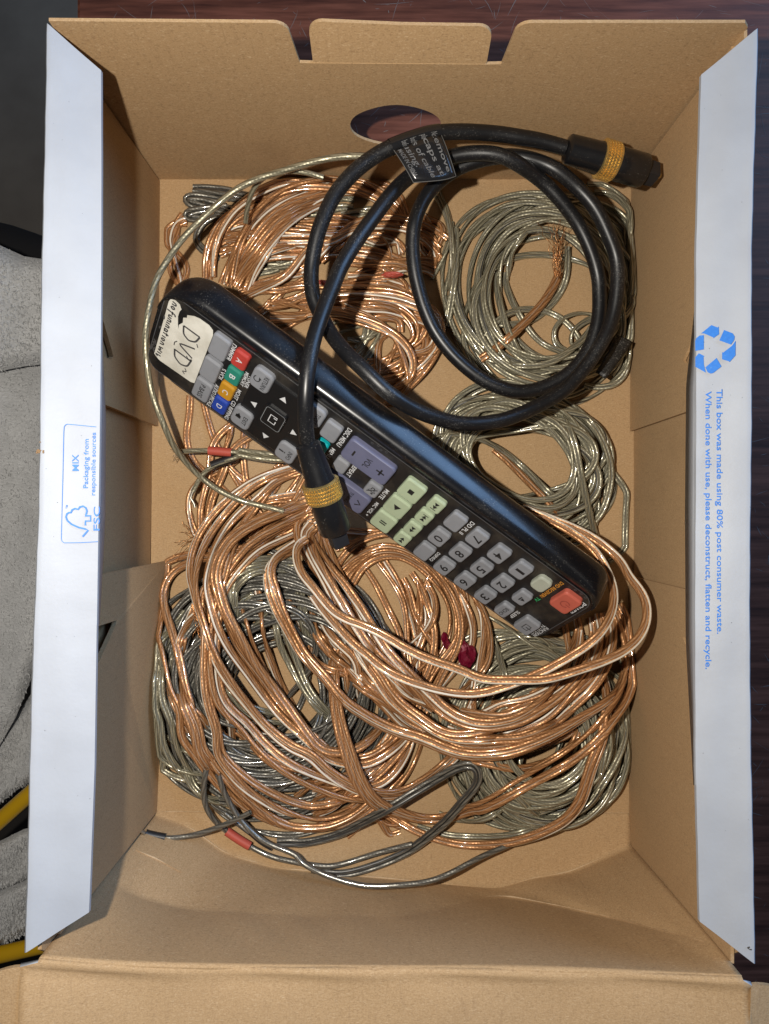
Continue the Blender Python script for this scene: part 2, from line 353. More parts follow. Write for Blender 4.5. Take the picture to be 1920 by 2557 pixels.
# back wall with two slots, a centre tab and a finger hole
YB = 136.0
def arc(cx, cz, r, a0, a1, n=6): return [(cx+r*math.cos(math.radians(a0+(a1-a0)*i/n)), cz+r*math.sin(math.radians(a0+(a1-a0)*i/n))) for i in range(n+1)]
RIM = 96.5
xl0, xl1, xr0, xr1 = -26.7, -22.3, 31.6, 36.6       # slot edges
ol = [(-94, 0), (102.4, 0), (102.2, RIM-2), (100.5, RIM)] + arc(xr1+4.5, RIM-4.2, 4.2, 90, 180) + [(xr1-1.0, 77.6), (xr0-.4, 77.4), (xl1+.3, 78), (xl0+1.0, 78.2)] + arc(xl0-4.5, RIM-4.2, 4.2, 0, 90) + [(-93.2, RIM+.8)]
hole = [(3.9+16.0*math.cos(t), 41.5+13.4*math.sin(t)+.25*math.sin(5*t)) for t in np.linspace(0, 2*math.pi, 49)[:-1]]
panel('back_wall', ol, [hole], lambda a, b: (a, YB+0.3*b/96, b), (0, 0.9, 0), [KW, WHITE])
tabol = [(xl1+.6, 78.3)] + arc(xl1+4.6, RIM-7.2, 4.0, 180, 90) + [(5, RIM-4.4)] + arc(xr0-4.6, RIM-8.8, 4.0, 90, 0) + [(xr0-.6, 77.8)]
panel('centre_tab', tabol, [], lambda a, b: (a, YB+0.35+(b-78)*0.16, b), (0, 0.9, 0), [KW, WHITE])

# side walls (white outside, brown inside)
def side(name, xf, tv):
    return panel(name, [(137, 0), (137, 93), (-124, 93), (-134, 80), (-134, 0)], [], lambda y, z: (xf(y), y, z), tv, [KS, WHITE])
side('side_wall', lambda y: -93.5-(137-y)*0.014, (-1.1, 0, 0)); side('side_wall', lambda y: 101.9, (0.9, 0, 0))
# tucked-in inner panels with locking notches
panel('inner_panel', [(135.2, 0.3), (135.2, 88), (72, 88), (67, 63), (55, 51.5), (53, 50), (51.5, 52.5), (51, 88), (36, 88), (35.5, 40), (35, 0.3)], [], lambda y, z: (-91.8-(135-y)*0.006-z*0.006, y, z), (-1.5, 0, 0), [KS, KS])
panel('inner_panel', [(-20, 0.3), (-20.3, 86), (-36, 86), (-37, 50), (-38.5, 51), (-48, 68), (-49, 88), (-122.5, 88), (-122.5, 0.3)], [], lambda y, z: (-88.4-max(0, -20-y)*0.045-z*0.012-(4.0*max(0.0, 1-(-20-y)/30)*min(z, 40)/40), y, z), (-1.5, 0, 0), [KS, KS])
panel('inner_panel', [(135.2, 0.3), (135.2, 88), (64, 88), (60, 66), (51, 54), (49.5, 55.5), (49, 88), (33.5, 88), (33, 0.3)], [], lambda y, z: (100.7-(135-y)*0.004, y, z), (1.0, 0, 0), [KS, KS])
panel('inner_panel', [(-26, 0.3), (-25.5, 88), (-41, 88), (-42, 54), (-44, 56), (-55, 80), (-56, 88), (-131, 88), (-136.5, 0.3)], [], lambda y, z: (99.9+z*0.006, y, z), (1.0, 0, 0), [KS, KS])
# folded white flaps
def flap(name, outer, inner, z0, z1, parent=None, lip=None):
    """outer/inner: pixel polylines from back to front; returns the object and a pixel->surface function"""
    n, m = 160, 18; A = np.asarray(outer, float); B = np.asarray(inner, float); sd = A[0, 0]*.01
    def res(Q):
        d = np.concatenate([[0], np.cumsum(np.linalg.norm(np.diff(Q, axis=0), axis=1))]); s = np.linspace(0, d[-1], n)
        return np.stack([np.interp(s, d, Q[:, k]) for k in (0, 1)], 1)
    A3 = np.array([P(u, v, z0) for u, v in res(A)]); B3 = np.array([P(u, v, z1) for u, v in res(B)])
    V = []
    for i in range(n):
        for j in range(m):
            f = j/(m-1); f = f**1.5; p = A3[i]*(1-f)+B3[i]*f
            p = p.copy(); e = max(0.0, 1-f/0.10); y_ = p[1]; p[2] -= 2.6*e*e
            wob = .16*math.sin(y_*.06+sd)+.05*math.sin(y_*.31+2*sd)+.025*math.sin(y_*.83+f*3+sd); p[0] += wob*(.35+.65*(1-f)); p[2] += wob*.6*f+.2*math.sin(f*5+y_*.05+sd)*math.sin(math.pi*f); V.append(p)
    nv = len(V); V = np.array(V); W = V-np.array([0, 0, 1.3])
    F = [(i*m+j, i*m+j+1, (i+1)*m+j+1, (i+1)*m+j) for i in range(n-1) for j in range(m-1)]
    G = [tuple(x+nv for x in f[::-1]) for f in F]
    rimq = [(i*m, (i+1)*m, (i+1)*m+nv, i*m+nv) for i in range(n-1)]+[((i+1)*m+m-1, i*m+m-1, i*m+m-1+nv, (i+1)*m+m-1+nv) for i in range(n-1)]
    rimq += [(j+1, j, j+nv, j+1+nv) for j in range(m-1)]+[((n-1)*m+j, (n-1)*m+j+1, (n-1)*m+j+1+nv, (n-1)*m+j+nv) for j in range(m-1)]
    me = raw_mesh(name, np.vstack([V, W]), F+G+rimq, [0]*len(F)+[1]*len(G)+[0]*len(rimq))
    bm = bmesh.new(); bm.from_mesh(me); bmesh.ops.recalc_face_normals(bm, faces=bm.faces[:]); bm.to_mesh(me); bm.free()
    me.polygons.foreach_set('use_smooth', np.ones(len(me.polygons), dtype=bool))
    o = bpart(name, me, [WHITE, KS], parent); es_ = o.modifiers.new('es', 'EDGE_SPLIT'); es_.split_angle = math.radians(40)
    def onp(u, v, lift=0.10):
        uo, ui = np.interp(v, A[:, 1], A[:, 0]), np.interp(v, B[:, 1], B[:, 0]); f = (u-uo)/(ui-uo)
        return P(u, v, z0*(1-f)+z1*f+lift+.28)
    return o, onp
outL = [(106, 48), (100, 350), (95, 640), (84, 1280), (62, 1917), (50, 2388)]
inL = [(252, 176), (253, 420), (253, 640), (250, 1000), (246, 1280), (236, 1917), (222, 2278)]
flL, onL = flap('white_flap', outL, inL, 97.5, 93.0)
outR = [(1902, 61), (1895, 350), (1889, 640), (1884, 1280), (1885, 1917), (1897, 2416)]
inR = [(1750, 187), (1744, 420), (1739, 640), (1737, 1280), (1736, 1917), (1747, 2301)]
flR, onR = flap('white_flap', outR, inR, 97.5, 93.0)
def lip(parent, a, b, z0, z1):
    n = 40; A = np.asarray(a, float); B = np.asarray(b, float); s = np.linspace(0, 1, n)
    A = np.stack([np.interp(s, np.linspace(0, 1, len(A)), A[:, k]) for k in (0, 1)], 1); B = np.stack([np.interp(s, np.linspace(0, 1, len(B)), B[:, k]) for k in (0, 1)], 1)
    V = []
    for i in range(n):
        p, q = P(*A[i], z0), P(*B[i], z1+0.5*math.sin(i*.5)); e = np.array([1.1 if q[0] < 0 else -1.1, 0, 0])
        V += [p, p*.5+q*.5-e*.4, q, q-e, p-e]
    F = np.array([[i*5+j, i*5+(j+1) % 5, (i+1)*5+(j+1) % 5, (i+1)*5+j] for i in range(n-1) for j in range(5)])
    me = raw_mesh('folded_lip', V, F, smooth=False); return bpart('folded_lip', me, WHITE, parent)
lip(flL, [(253.5, 700), (252, 900), (250, 1050), (246.5, 1300), (242.5, 1560)], [(255, 700), (258, 900), (265, 1050), (263, 1300), (249, 1560)], 92.9, 80)
lip(flR, [(1738, 760), (1737.5, 1000), (1737, 1280), (1736.5, 1600), (1736, 1960)], [(1735, 760), (1713, 960), (1710, 1280), (1712, 1600), (1731, 1960)], 92.9, 80)
SCUFF = mat('brown_scuff', (0.22, 0.13, 0.06), 0.9); SMUDGE = mat('dark_smudge', (0.055, 0.048, 0.04), 0.9)
def mark(name, cu, cv, ru, rv, onp, m, parent, seed, n=13):
    q = np.random.default_rng(seed); V = [onp(cu, cv)]+[onp(cu+ru*math.cos(t)*q.uniform(.45, 1.1), cv+rv*math.sin(t)*q.uniform(.45, 1.1)) for t in np.linspace(0, 2*math.pi, n)[:-1]]
    link(name, raw_mesh(name, V, [(0, i, i % (n-1)+1) for i in range(1, n)], smooth=False), m, parent)
for k, (cu, cv, ru, rv) in enumerate(((97, 1126, 7, 6), (92, 1130, 4, 4), (108, 1128, 3, 6), (100, 1104, 3, 2))): mark('scuff', cu, cv, ru, rv, onL, SCUFF, flL, k)
for k, (cu, cv, ru, rv) in enumerate(((1869, 2366, 5, 4), (1874, 2371, 4, 2.5), (1771, 870, 1.2, 1.2))): mark('smudge', cu, cv, ru, rv, onR, SMUDGE, flR, 20+k)
for k in range(40):
    on_, fl_, uu = ((onL, flL, rng.uniform(110, 235)), (onR, flR, rng.uniform(1755, 1875)))[k % 2]; mark('speck', uu, rng.uniform(230, 2240), rng.uniform(.5, 1.3), rng.uniform(.5, 1.6), on_, SMUDGE, fl_, 60+k, 7)
# buckled front wall
def front():
    S = np.array([0, .08, .15, .25, .4, .55, .7, .8, .9, 1.0])
    r0 = [(380+1195*s, 2026+4*s, 0.05) for s in S]
    r1 = [(384, 2034, 1), (470, 2062, 3), (560, 2130, 4), (680, 2166, 5), (860, 2184, 6), (1040, 2200, 6), (1240, 2219, 7), (1330, 2192, 5), (1420, 2178, 4), (1575, 2110, 3)]
    r2 = [(258, 2190, 50), (340, 2235, 44), (430, 2262, 40), (590, 2275, 42), (790, 2283, 42), (1000, 2285, 40), (1245, 2232, 12), (1440, 2270, 30), (1640, 2318, 60), (1790, 2360, 80)]
    r3 = [(98, 2392, 95), (270, 2403, 90), (420, 2408, 87), (610, 2411, 85), (800, 2413, 84), (1000, 2414, 84), (1240, 2416, 84.5), (1450, 2420, 86.5), (1650, 2428, 90), (1852, 2436, 94.5)]
    R = [np.array([P(*p) for p in r]) for r in (r0, r1, r2, r3)]
    ns = 110; ss = np.linspace(0, 1, ns); G = [np.stack([np.interp(ss, S, r[:, k]) for k in range(3)], 1) for r in R]
    def smooth(a, n):
        for _ in range(n):
            b = a.copy(); b[1:-1] = (a[:-2]+2*a[1:-1]+a[2:])/4; a = b
        return a
    G = [G[0], smooth(G[1], 4), smooth(G[2], 8), smooth(G[3], 12)]
    rows = []
    for k, (m) in enumerate((10, 22, 24)):
        for j in range(m):
            f = j/m; q = G[k]*(1-f)+G[k+1]*f
            if k >= 1:
                up = (k-1+f)/2
                bul = np.sin(np.pi*up)*np.sin(np.pi*ss)*0.6; q = q+np.stack([0*bul, -bul, 0*bul], 1)
                wr = 0.16*np.sin(ss*34+up*9)*np.sin(np.pi*up)*np.exp(-((ss-.3)/.25)**2)+0.10*np.sin(ss*61-up*13)*np.sin(np.pi*up)
                q = q+np.stack([0*wr, wr, 0*wr], 1)
            rows.append(q)
    rows.append(G[3])
    V = np.array(rows).reshape(-1, 3); n = len(rows)
    F = np.array([[j*ns+i, (j+1)*ns+i, (j+1)*ns+i+1, j*ns+i+1] for j in range(n-1) for i in range(ns-1)])
    me = raw_mesh('front_wall', V, F); o = bpart('front_wall', me, [KW, WHITE])
    md = o.modifiers.new('thickness', 'SOLIDIFY'); md.thickness = 0.0014; md.offset = -1; md.material_offset = 1; md.material_offset_rim = 0
    # torn pale crease lines on the paper
    for poly, zz in (([(470, 2062), (520, 2098), (556, 2130), (640, 2160), (735, 2171)], 5.3), ([(1010, 2199), (1240, 2221), (1330, 2250), (1420, 2268), (1540, 2292)], 0)): pass
    return G
GF = front()
CREASE = kraft('kraft_crease', (900, 120, 300)); 
for n_ in CREASE.node_tree.nodes:
    if n_.type == 'VALTORGB':
        for e_, c_ in zip(n_.color_ramp.elements, ((.44, .31, .18), (.52, .38, .235), (.60, .46, .30))): e_.color = (*c_, 1)
def crease(pts, wd, seed, parent=None, up=(0, .25, .35)):
    q = np.random.default_rng(seed); pts = np.asarray(pts, float); n = len(pts); t = np.gradient(pts, axis=0); t /= np.linalg.norm(t, axis=1)[:, None]
    wv = wd*np.clip(.5+.5*np.convolve(q.normal(size=n+6), np.ones(7)/7, 'valid')*3, .12, 1.2)*np.clip(np.minimum(np.arange(n), np.arange(n)[::-1])/6, .05, 1)
    sd_ = np.cross(t, [0, -.35, .94]); ctr = pts+np.array(up)*.6; V = []
    for i in range(n): V += [ctr[i]-sd_[i]*wv[i]-np.array(up)*.5, ctr[i]+np.array(up)*.5, ctr[i]+sd_[i]*wv[i]-np.array(up)*.5]
    F = np.array([[i*3+j, i*3+j+1, (i+1)*3+j+1, (i+1)*3+j] for i in range(n-1) for j in range(2)])
    bpart('crease', raw_mesh('crease', V, F), CREASE, parent)
fw = [o for o in box.children if o.name == 'front_wall'][0]
crease(GF[1][6:72], .55, 1, fw); crease(GF[2][74:108], .6, 2, fw); crease(GF[1][80:106], .35, 3, fw)
crease([P(u, 2026+3.4*(u-380)/1195, .1) for u in np.linspace(384, 560, 30)], .28, 4, fw, (0, 0, .2)); crease([P(u, 2026+3.4*(u-380)/1195, .1) for u in np.linspace(1440, 1572, 24)], .3, 5, fw, (0, 0, .2))
crease(GF[1][2:14]*.45+GF[2][2:14]*.55, .5, 6, fw)
# lid, folded out towards the viewer
def lid():
    rows = []; ns = 90
    base = GF[3]
    for dy, dz in ((0, 0), (-0.8, 1.0), (-2.0, 1.2), (-3.2, 0.7), (-5, 0.9), (-12, 1.6), (-24, 2.2), (-48, 2.0)):
        xs = np.linspace(base[0, 0]+ (0 if dy > -1.5 else -5), base[-1, 0]+(0 if dy > -1.5 else 2.2), ns)
        t = np.linspace(0, 1, ns); yb = np.interp(t, np.linspace(0, 1, len(base)), base[:, 1]); zb = np.interp(t, np.linspace(0, 1, len(base)), base[:, 2])
        rows.append(np.stack([xs, yb+dy, zb+dz+0.25*np.sin(t*23+dy)], 1))
    V = np.array(rows).reshape(-1, 3); n = len(rows)
    F = np.array([[j*ns+i, (j+1)*ns+i, (j+1)*ns+i+1, j*ns+i+1] for j in range(n-1) for i in range(ns-1)])
    o = bpart('lid', raw_mesh('lid', V, F), [KF, WHITE]); md = o.modifiers.new('thickness', 'SOLIDIFY'); md.thickness = 0.0014; md.offset = -1; md.material_offset = 1; md.material_offset_rim = 1
    a, b = rows[2], rows[-1]
    for side_, ia, sg in ((0, 0, -1), (1, -1, 1)):
        y0 = a[ia][1]; z0 = a[ia][2]-.15; x0 = a[ia][0]-sg*.1
        lx = 16; pts = [(0, 0)]
        for k in range(1, 8): q = k/7; pts.append((lx*q, -6.0*q**1.6))
        pts += [(lx, -46), (0, -46)]
        panel('lid_side_flap', pts, [], lambda px, py, x0=x0, y0=y0, z0=z0, sg=sg: (x0+sg*px*.95+(sg*py*.03 if sg < 0 else -py*-.05), y0+py, z0-px*(.32 if sg > 0 else .05)), (0, 0, -1.3), [KF, WHITE], o)
lid()

# ------------------------------------------------------------------ printing on the flaps
TXT = {}
def text_mesh(s):
    if s in TXT: return TXT[s]
    cu = bpy.data.curves.new('t', 'FONT'); cu.body = s; cu.size = 1.0; cu.resolution_u = 3; cu.offset = 0.012
    o = bpy.data.objects.new('t', cu); C.objects.link(o); dg = bpy.context.evaluated_depsgraph_get()
    me = bpy.data.meshes.new_from_object(o.evaluated_get(dg))
    V = np.array([v.co[:2] for v in me.vertices]); F = [tuple(p.vertices) for p in me.polygons]
    bpy.data.objects.remove(o); bpy.data.curves.remove(cu); bpy.data.meshes.remove(me)
    TXT[s] = (V, F); return TXT[s]
def ref_box(s):
    V, F = text_mesh(s); return V[:, 0].min(), V[:, 0].max(), V[:, 1].min(), V[:, 1].max()
def thick_line(pts, w, closed=False):
    pts = np.asarray(pts, float); n = len(pts)
    t = (np.roll(pts, -1, 0)-np.roll(pts, 1, 0)) if closed else np.gradient(pts, axis=0)
    t /= np.linalg.norm(t, axis=1)[:, None]+1e-9; nn = np.stack([-t[:, 1], t[:, 0]], 1)*w/2
    V = np.vstack([pts+nn, pts-nn]); m = n if closed else n-1
    return V, [(i, (i+1) % n, n+(i+1) % n, n+i) for i in range(m)]
def ink(name, V2, F, fn, mats, parent):
    V = np.array([fn(*p) for p in V2]); me = raw_mesh(name, V, F, smooth=False)
    bm = bmesh.new(); bm.from_mesh(me)
    for f in bm.faces:
        if f.normal.z < 0: f.normal_flip()
    bm.to_mesh(me); bm.free()
    return link(name, me, mats, parent)
def flap_text(s, p0, p1, up, h, onp, parent, m=BLUE, ref='x'):
    """text from pixel p0 (start of baseline) to p1 (end); up = unit pixel vector of the glyphs, h = cap height px"""
    V, F = text_mesh(s); x0, x1, y0, y1 = ref_box(s); cap = ref_box('H')[3]
    p0, p1, up = np.array(p0, float), np.array(p1, float), np.array(up, float)
    q = p0+(p1-p0)*((V[:, :1]-x0)/(x1-x0))+up*(V[:, 1:]/cap*h)
    return ink('lettering', q, F, onp, m, parent)
L = (-1, 0)
flap_text('MIX', (196, 1176), (195.5, 1135), L, 15.5, onL, flL)
flap_text('Packaging from', (219, 1219), (221, 1096), L, 11.5, onL, flL)
flap_text('responsible sources', (237, 1237), (239, 1080), L, 11, onL, flL)
Vf, Ff = thick_line([(240, 1066), (200, 1062), (168, 1059), (163, 1061), (160, 1066), (159, 1080), (156.5, 1200), (153, 1345), (155, 1352), (160, 1355.5), (200, 1355), (244, 1352.5)], 1.7)
ink('print_frame', Vf, Ff, onL, BLUE, flL)
tree = [(206, 1340), (220, 1324), (213, 1321), (196, 1317), (178, 1309), (168, 1300), (164.5, 1291), (167, 1283), (172, 1280), (177, 1280), (180, 1273), (187, 1270), (195, 1272), (199, 1266), (207, 1264), (214, 1268), (217, 1276), (215, 1284), (212.5, 1288), (226, 1288), (226, 1301), (213, 1301), (213, 1312)]
Vt, Ft = thick_line(tree, 4.4); ink('tree_mark', Vt, Ft, onL, BLUE, flL)
flap_text('FSC', (248, 1325), (249, 1265), L, 15, onL, flL)
flap_text('TM', (169, 1270), (169, 1261), L, 5, onL, flL)
R_ = (1, 0)
flap_text('This box was made using 80% post consumer waste.', (1789, 972), (1790.5, 1583), R_, 14.5, onR, flR)
flap_text('When done with use, please deconstruct, flatten and recycle.', (1761.5, 977), (1761.5, 1671), R_, 14.5, onR, flR)
def zz(pts): return [(1680+x/6.146, 780+y/6.146) for x, y in pts]
for pl in ([(430, 325), (590, 195), (690, 232), (703, 215), (708, 335), (615, 400), (622, 385), (480, 325), (450, 322)], [(345, 590), (343, 440), (360, 395), (410, 355), (475, 350), (475, 570)],
           [(785, 270), (915, 320), (948, 370), (942, 420), (890, 495), (712, 430)], [(962, 435), (960, 660), (868, 765), (862, 752), (755, 720), (755, 612), (770, 618), (905, 515)],
           [(398, 627), (485, 672), (470, 682), (476, 800), (505, 925), (345, 835), (345, 690)], [(670, 700), (745, 830), (620, 930), (580, 940), (535, 920), (498, 845)]):
    q = zz(pl); ink('recycling_arrow', np.array(q), [tuple(range(len(q)))], onR, BLUE, flR)

# ------------------------------------------------------------------ remote control (local x = across, y = along, z = out of the face)
QW = Vector((-28.53, 42.27, 62.0))
AX, BX, NX = Vector((0.80854, -0.58051, -0.09629)), Vector((-0.43287, -0.47591, -0.76559)), Vector((-0.39861, -0.66069, 0.63608))
RM = Matrix(((BX[0], AX[0], NX[0], QW[0]*MM), (BX[1], AX[1], NX[1], QW[1]*MM), (BX[2], AX[2], NX[2], QW[2]*MM), (0, 0, 0, 1)))
RMi = np.array([list(BX), list(AX), list(NX)]); RQ = np.array(QW)
remote = thing('remote_control', 'black remote control with grey buttons and paper sticker, lying diagonally across the wires', 'remote control')
remote.matrix_world = RM
prof = [(37.6, 0.0), (38.8, -0.5), (39.4, -2.0), (39.2, -6), (37.5, -11), (33, -14.2), (24, -14.6), (10, -14.2), (2, -13.6), (-2.2, -12.6), (-4.6, -10.8), (-5.9, -8.8), (-6.0, -6.8), (-5.4, -4.2), (-4.7, -2.0), (-4.0, -0.6), (-3.3, 0.15), (-2.4, 0.6), (-1.5, 0.6), (-0.7, 0.3), (0.0, 0.0), (4, 0), (20, 0), (33, 0)]
def remote_body():
    a0, a1, R0, R1 = -51.5, 127.0, 15.0, 8.5; bc = 16.0
    st_ = list(a0+R0*(1-np.cos(np.linspace(0, math.pi/2, 12))))[:-1]+list(np.linspace(a0+R0, a1-R1, 40))+list(a1-R1*(1-np.cos(np.linspace(math.pi/2, 0, 9))))[1:]
    V = []; n = len(prof)
    for a in st_:
        ins = 0.0
        if a < a0+R0: d = a-a0; ins = R0-math.sqrt(max(0, R0*R0-(R0-d)**2))
        elif a > a1-R1: d = a1-a; ins = R1-math.sqrt(max(0, R1*R1-(R1-d)**2))
        for b, z in prof:
            half = 23.0; k = (half-ins)/half
            zz_ = z if z > -1 else -1+(z+1)*(1-0.35*(ins/15.0)**2)
            V.append((bc+(b-bc)*k, a, zz_))
    m = len(st_)
    F = [(i*n+j, i*n+(j+1) % n, (i+1)*n+(j+1) % n, (i+1)*n+j) for i in range(m-1) for j in range(n)]
    F += [tuple(range(n))[::-1], tuple(range((m-1)*n, m*n))]
    me = raw_mesh('body', V, F); bm = bmesh.new(); bm.from_mesh(me); bmesh.ops.recalc_face_normals(bm, faces=bm.faces[:]); bm.to_mesh(me); bm.free()
    return link('body', me, RBODY, remote)
rb = remote_body()
def rrect(cx, cy, w_, h_, r, n=4):
    pts = []
    for sx, sy, a0 in ((1, 1, 0), (-1, 1, 90), (-1, -1, 180), (1, -1, 270)):
        for i in range(n+1):
            a = math.radians(a0+90*i/n); pts.append((cx+sx*(w_/2-r)+r*math.cos(a), cy+sy*(h_/2-r)+r*math.sin(a)))
    return pts
def key_mesh(name, outline, z0, h, cham=0.7, dome=0.0):
    o = np.asarray(outline, float); c = o.mean(0); n = len(o); d = o-c; ln = np.linalg.norm(d, axis=1)[:, None]
    rings = [(o, z0), (o, z0+h-cham), (o-d/ln*cham*.35, z0+h-cham*.3), (o-d/ln*cham, z0+h)]
    V = [(p[0], p[1], z) for r_, z in rings for p in r_]; k = len(rings)
    F = [(i*n+j, i*n+(j+1) % n, (i+1)*n+(j+1) % n, (i+1)*n+j) for i in range(k-1) for j in range(n)]+[tuple(range((k-1)*n, k*n))]
    return raw_mesh(name, V, F, smooth=False)
plate = link('face_plate', key_mesh('face_plate', rrect(18.9, 37.6, 36.6, 175.5, 5.5, 6), -0.3, 0.55, 0.15), RPLATE, remote)
Vo, Fo = thick_line(rrect(18.9, 37.6, 36.4, 175.2, 5.4, 6), 0.28, True)
link('plate_edge_line', raw_mesh('plate_edge_line', [(x, y, 0.30) for x, y in Vo], Fo, smooth=False), OUTL, plate)
def rink(name, V2, F, z, m, parent):
    return ink2(name, [(x, y, z) for x, y in V2], F, m, parent)
def ink2(name, V, F, m, parent):
    me = raw_mesh(name, V, F, smooth=False); bm = bmesh.new(); bm.from_mesh(me)
    for f in bm.faces:
        if f.normal.z < 0: f.normal_flip()
    bm.to_mesh(me); bm.free(); return link(name, me, m, parent)
def rtext(s, b, a, w_, h_, z, m, parent, rot=0.0):
    V, F = text_mesh(s); x0, x1, y0, y1 = ref_box(s)
    q = np.stack([(V[:, 0]-(x0+x1)/2)/(x1-x0)*w_, (V[:, 1]-(y0+y1)/2)/(y1-y0)*h_], 1)
    if rot: c, s_ = math.cos(rot), math.sin(rot); q = np.stack([q[:, 0]*c-q[:, 1]*s_, q[:, 0]*s_+q[:, 1]*c], 1)
    return rink('lettering', q+[b, a], F, z, m, parent)
KH = 2.0
def key(b, a, wb, wa, m, h=KH, r=1.2, txt=None, label=None):
    o = link('button', key_mesh('button', rrect(b, a, wb, wa, r), 0.2, h), m, remote)
    if label: o['label'] = label
    zt = 0.2+h+0.04
    for t_ in (txt or []):
        if t_[0] == 'T': _, s, db, da, w_, h_ = t_[:6]; rtext(s, b+db, a+da, w_, h_, zt, t_[6] if len(t_) > 6 else INKB, o)
        else: rink('symbol', [(b+x, a+y) for x, y in t_[1]], [tuple(range(len(t_[1])))], zt, t_[2] if len(t_) > 2 else INKB, o)
    return o
def tri(dx, dy, s, d):   # triangle pointing in local direction d ('b+','b-','a+','a-')
    q = {'a+': [(-s*.6, -s*.5), (s*.6, -s*.5), (0, s*.5)], 'a-': [(-s*.6, s*.5), (0, -s*.5), (s*.6, s*.5)], 'b+': [(-s*.5, -s*.6), (s*.5, 0), (-s*.5, s*.6)], 'b-': [(s*.5, -s*.6), (s*.5, s*.6), (-s*.5, 0)]}[d]
    return [(x+dx, y+dy) for x, y in q]
def rect(x0, x1, y0, y1): return [(x0, y0), (x1, y0), (x1, y1), (x0, y1)]
# number block
for s, b, a in (('0', 19.7, 70.4), ('7', 8.4, 79.8), ('8', 19.8, 79.8), ('9', 31.4, 79.9), ('4', 8.4, 89.3), ('5', 19.9, 89.4), ('6', 31.3, 89.3), ('1', 8.5, 98.8), ('2', 20.1, 98.9), ('3', 31.2, 98.7)):
    key(b, a, 8.6, 6.0, B_GREY, txt=[('T', s, 0, 0, 1.3 if s == '1' else 2.6, 3.5)])
key(8.1, 70.3, 8.9, 6.0, B_GREY); key(31.0, 70.6, 8.9, 6.0, B_GREY)
key(20.0, 107.7, 7.6, 5.2, B_GREY, txt=[('P', rect(-1.4, -.5, -.9, .9)), ('P', tri(.9, 0, 1.9, 'b+'))][:0]+[('P', rect(-1.1, 1.1, -.75, -.25)), ('P', tri(0, .75, 1.5, 'a+'))])
key(31.6, 107.8, 7.8, 5.2, B_GREY, txt=[('T', 'ECHO', 0, 0, 5.2, 1.6)])
key(8.2, 107.5, 7.6, 5.6, B_IVORY, r=1.8)
key(8.1, 118.3, 10.4, 7.6, B_POWER, h=2.4, r=1.5, label='orange-red power button')
def ringpts(r0, r1, a0, a1, n=22): return [(r1*math.cos(t), r1*math.sin(t)) for t in np.linspace(a0, a1, n)]+[(r0*math.cos(t), r0*math.sin(t)) for t in np.linspace(a1, a0, n)]
pw = remote.children[-1]
q = ringpts(1.35, 1.75, math.radians(120), math.radians(420)); n_ = len(q)//2
rink('symbol', [(8.1+x, 118.3+y) for x, y in q], [(i, i+1, 2*n_-2-i, 2*n_-1-i) for i in range(n_-1)], 2.65, INKP, pw)
rink('symbol', [(8.1+x, 118.3+y) for x, y in rect(-.2, .2, .2, 2.1)], [(0, 1, 2, 3)], 2.65, INKP, pw)
kf = key(31.4, 118.3, 9.6, 6.8, B_GREY)
Vq, Fq = thick_line([(1.0, -.5), (-1.6, -.5)][:0]+[(.4, 1.2), (1.5, 1.2), (1.5, -1.2), (-1.5, -1.2), (-1.5, 1.2), (-.5, 1.2)], 0.42)
rink('symbol', [(31.4+x, 118.3+y) for x, y in Vq], Fq, 2.25, INKB, kf); rink('symbol', [(31.4+x, 118.3+y) for x, y in rect(-.22, .22, -.3, 2.0)], [(0, 1, 2, 3)], 2.25, INKB, kf)
# transport keys
key(8.4, 51.9, 9.9, 8.0, B_GREEN, txt=[('P', rect(-1.1, 1.1, -1.0, 1.0))]); key(19.6, 51.9, 9.9, 8.0, B_GREEN, txt=[('P', tri(0, 0, 2.5, 'b+'))])
key(30.5, 52.0, 9.9, 8.0, B_GREEN, txt=[('P', rect(-.9, -.25, -1.3, 1.3)), ('P', rect(.25, .9, -1.3, 1.3))])
for b, kind in ((7.0, 'R|'), (15.5, 'L|'), (24.2, 'R'), (32.2, 'L')):
    d = 'b+' if kind[0] == 'R' else 'b-'; sg = 1 if d == 'b+' else -1
    tx = [('P', tri(-.85, 0, 1.6, d)), ('P', tri(.75, 0, 1.6, d))]
    if '|' in kind: tx.append(('P', rect(*sorted((sg*1.65, sg*2.0)), -1.1, 1.1)))
    key(b, 61.4, 7.1, 5.4, B_GREEN, txt=tx)
# volume / tuning rockers
key(9.0, 34.2, 10.6, 18.6, B_LILAC, h=2.4, r=1.6, txt=[('P', rect(-1.3, 1.3, -6.0, -5.3)), ('T', 'VOL', 0, 0, 5.0, 2.3), ('P', rect(-1.6, 1.6, 5.1, 5.75)), ('P', rect(-.33, .33, 3.8, 7.0))])
kt = key(29.4, 34.4, 10.6, 18.6, B_LILAC, h=2.4, r=1.6, txt=[('T', 'TUNING', 0, 2.2, 6.6, 1.5), ('T', '/ CH', 0, -.4, 4.0, 1.6)])
Vq, Fq = thick_line([(-1.5, 5.2), (0, 7.0), (1.5, 5.2)], .55); rink('symbol', [(29.4+x, 34.4+y) for x, y in Vq], Fq, 2.65, INKB, kt)
Vq, Fq = thick_line([(-1.5, -5.2), (0, -7.0), (1.5, -5.2)], .55); rink('symbol', [(29.4+x, 34.4+y) for x, y in Vq], Fq, 2.65, INKB, kt)
km = key(19.6, 41.4, 7.0, 5.4, B_GREY)
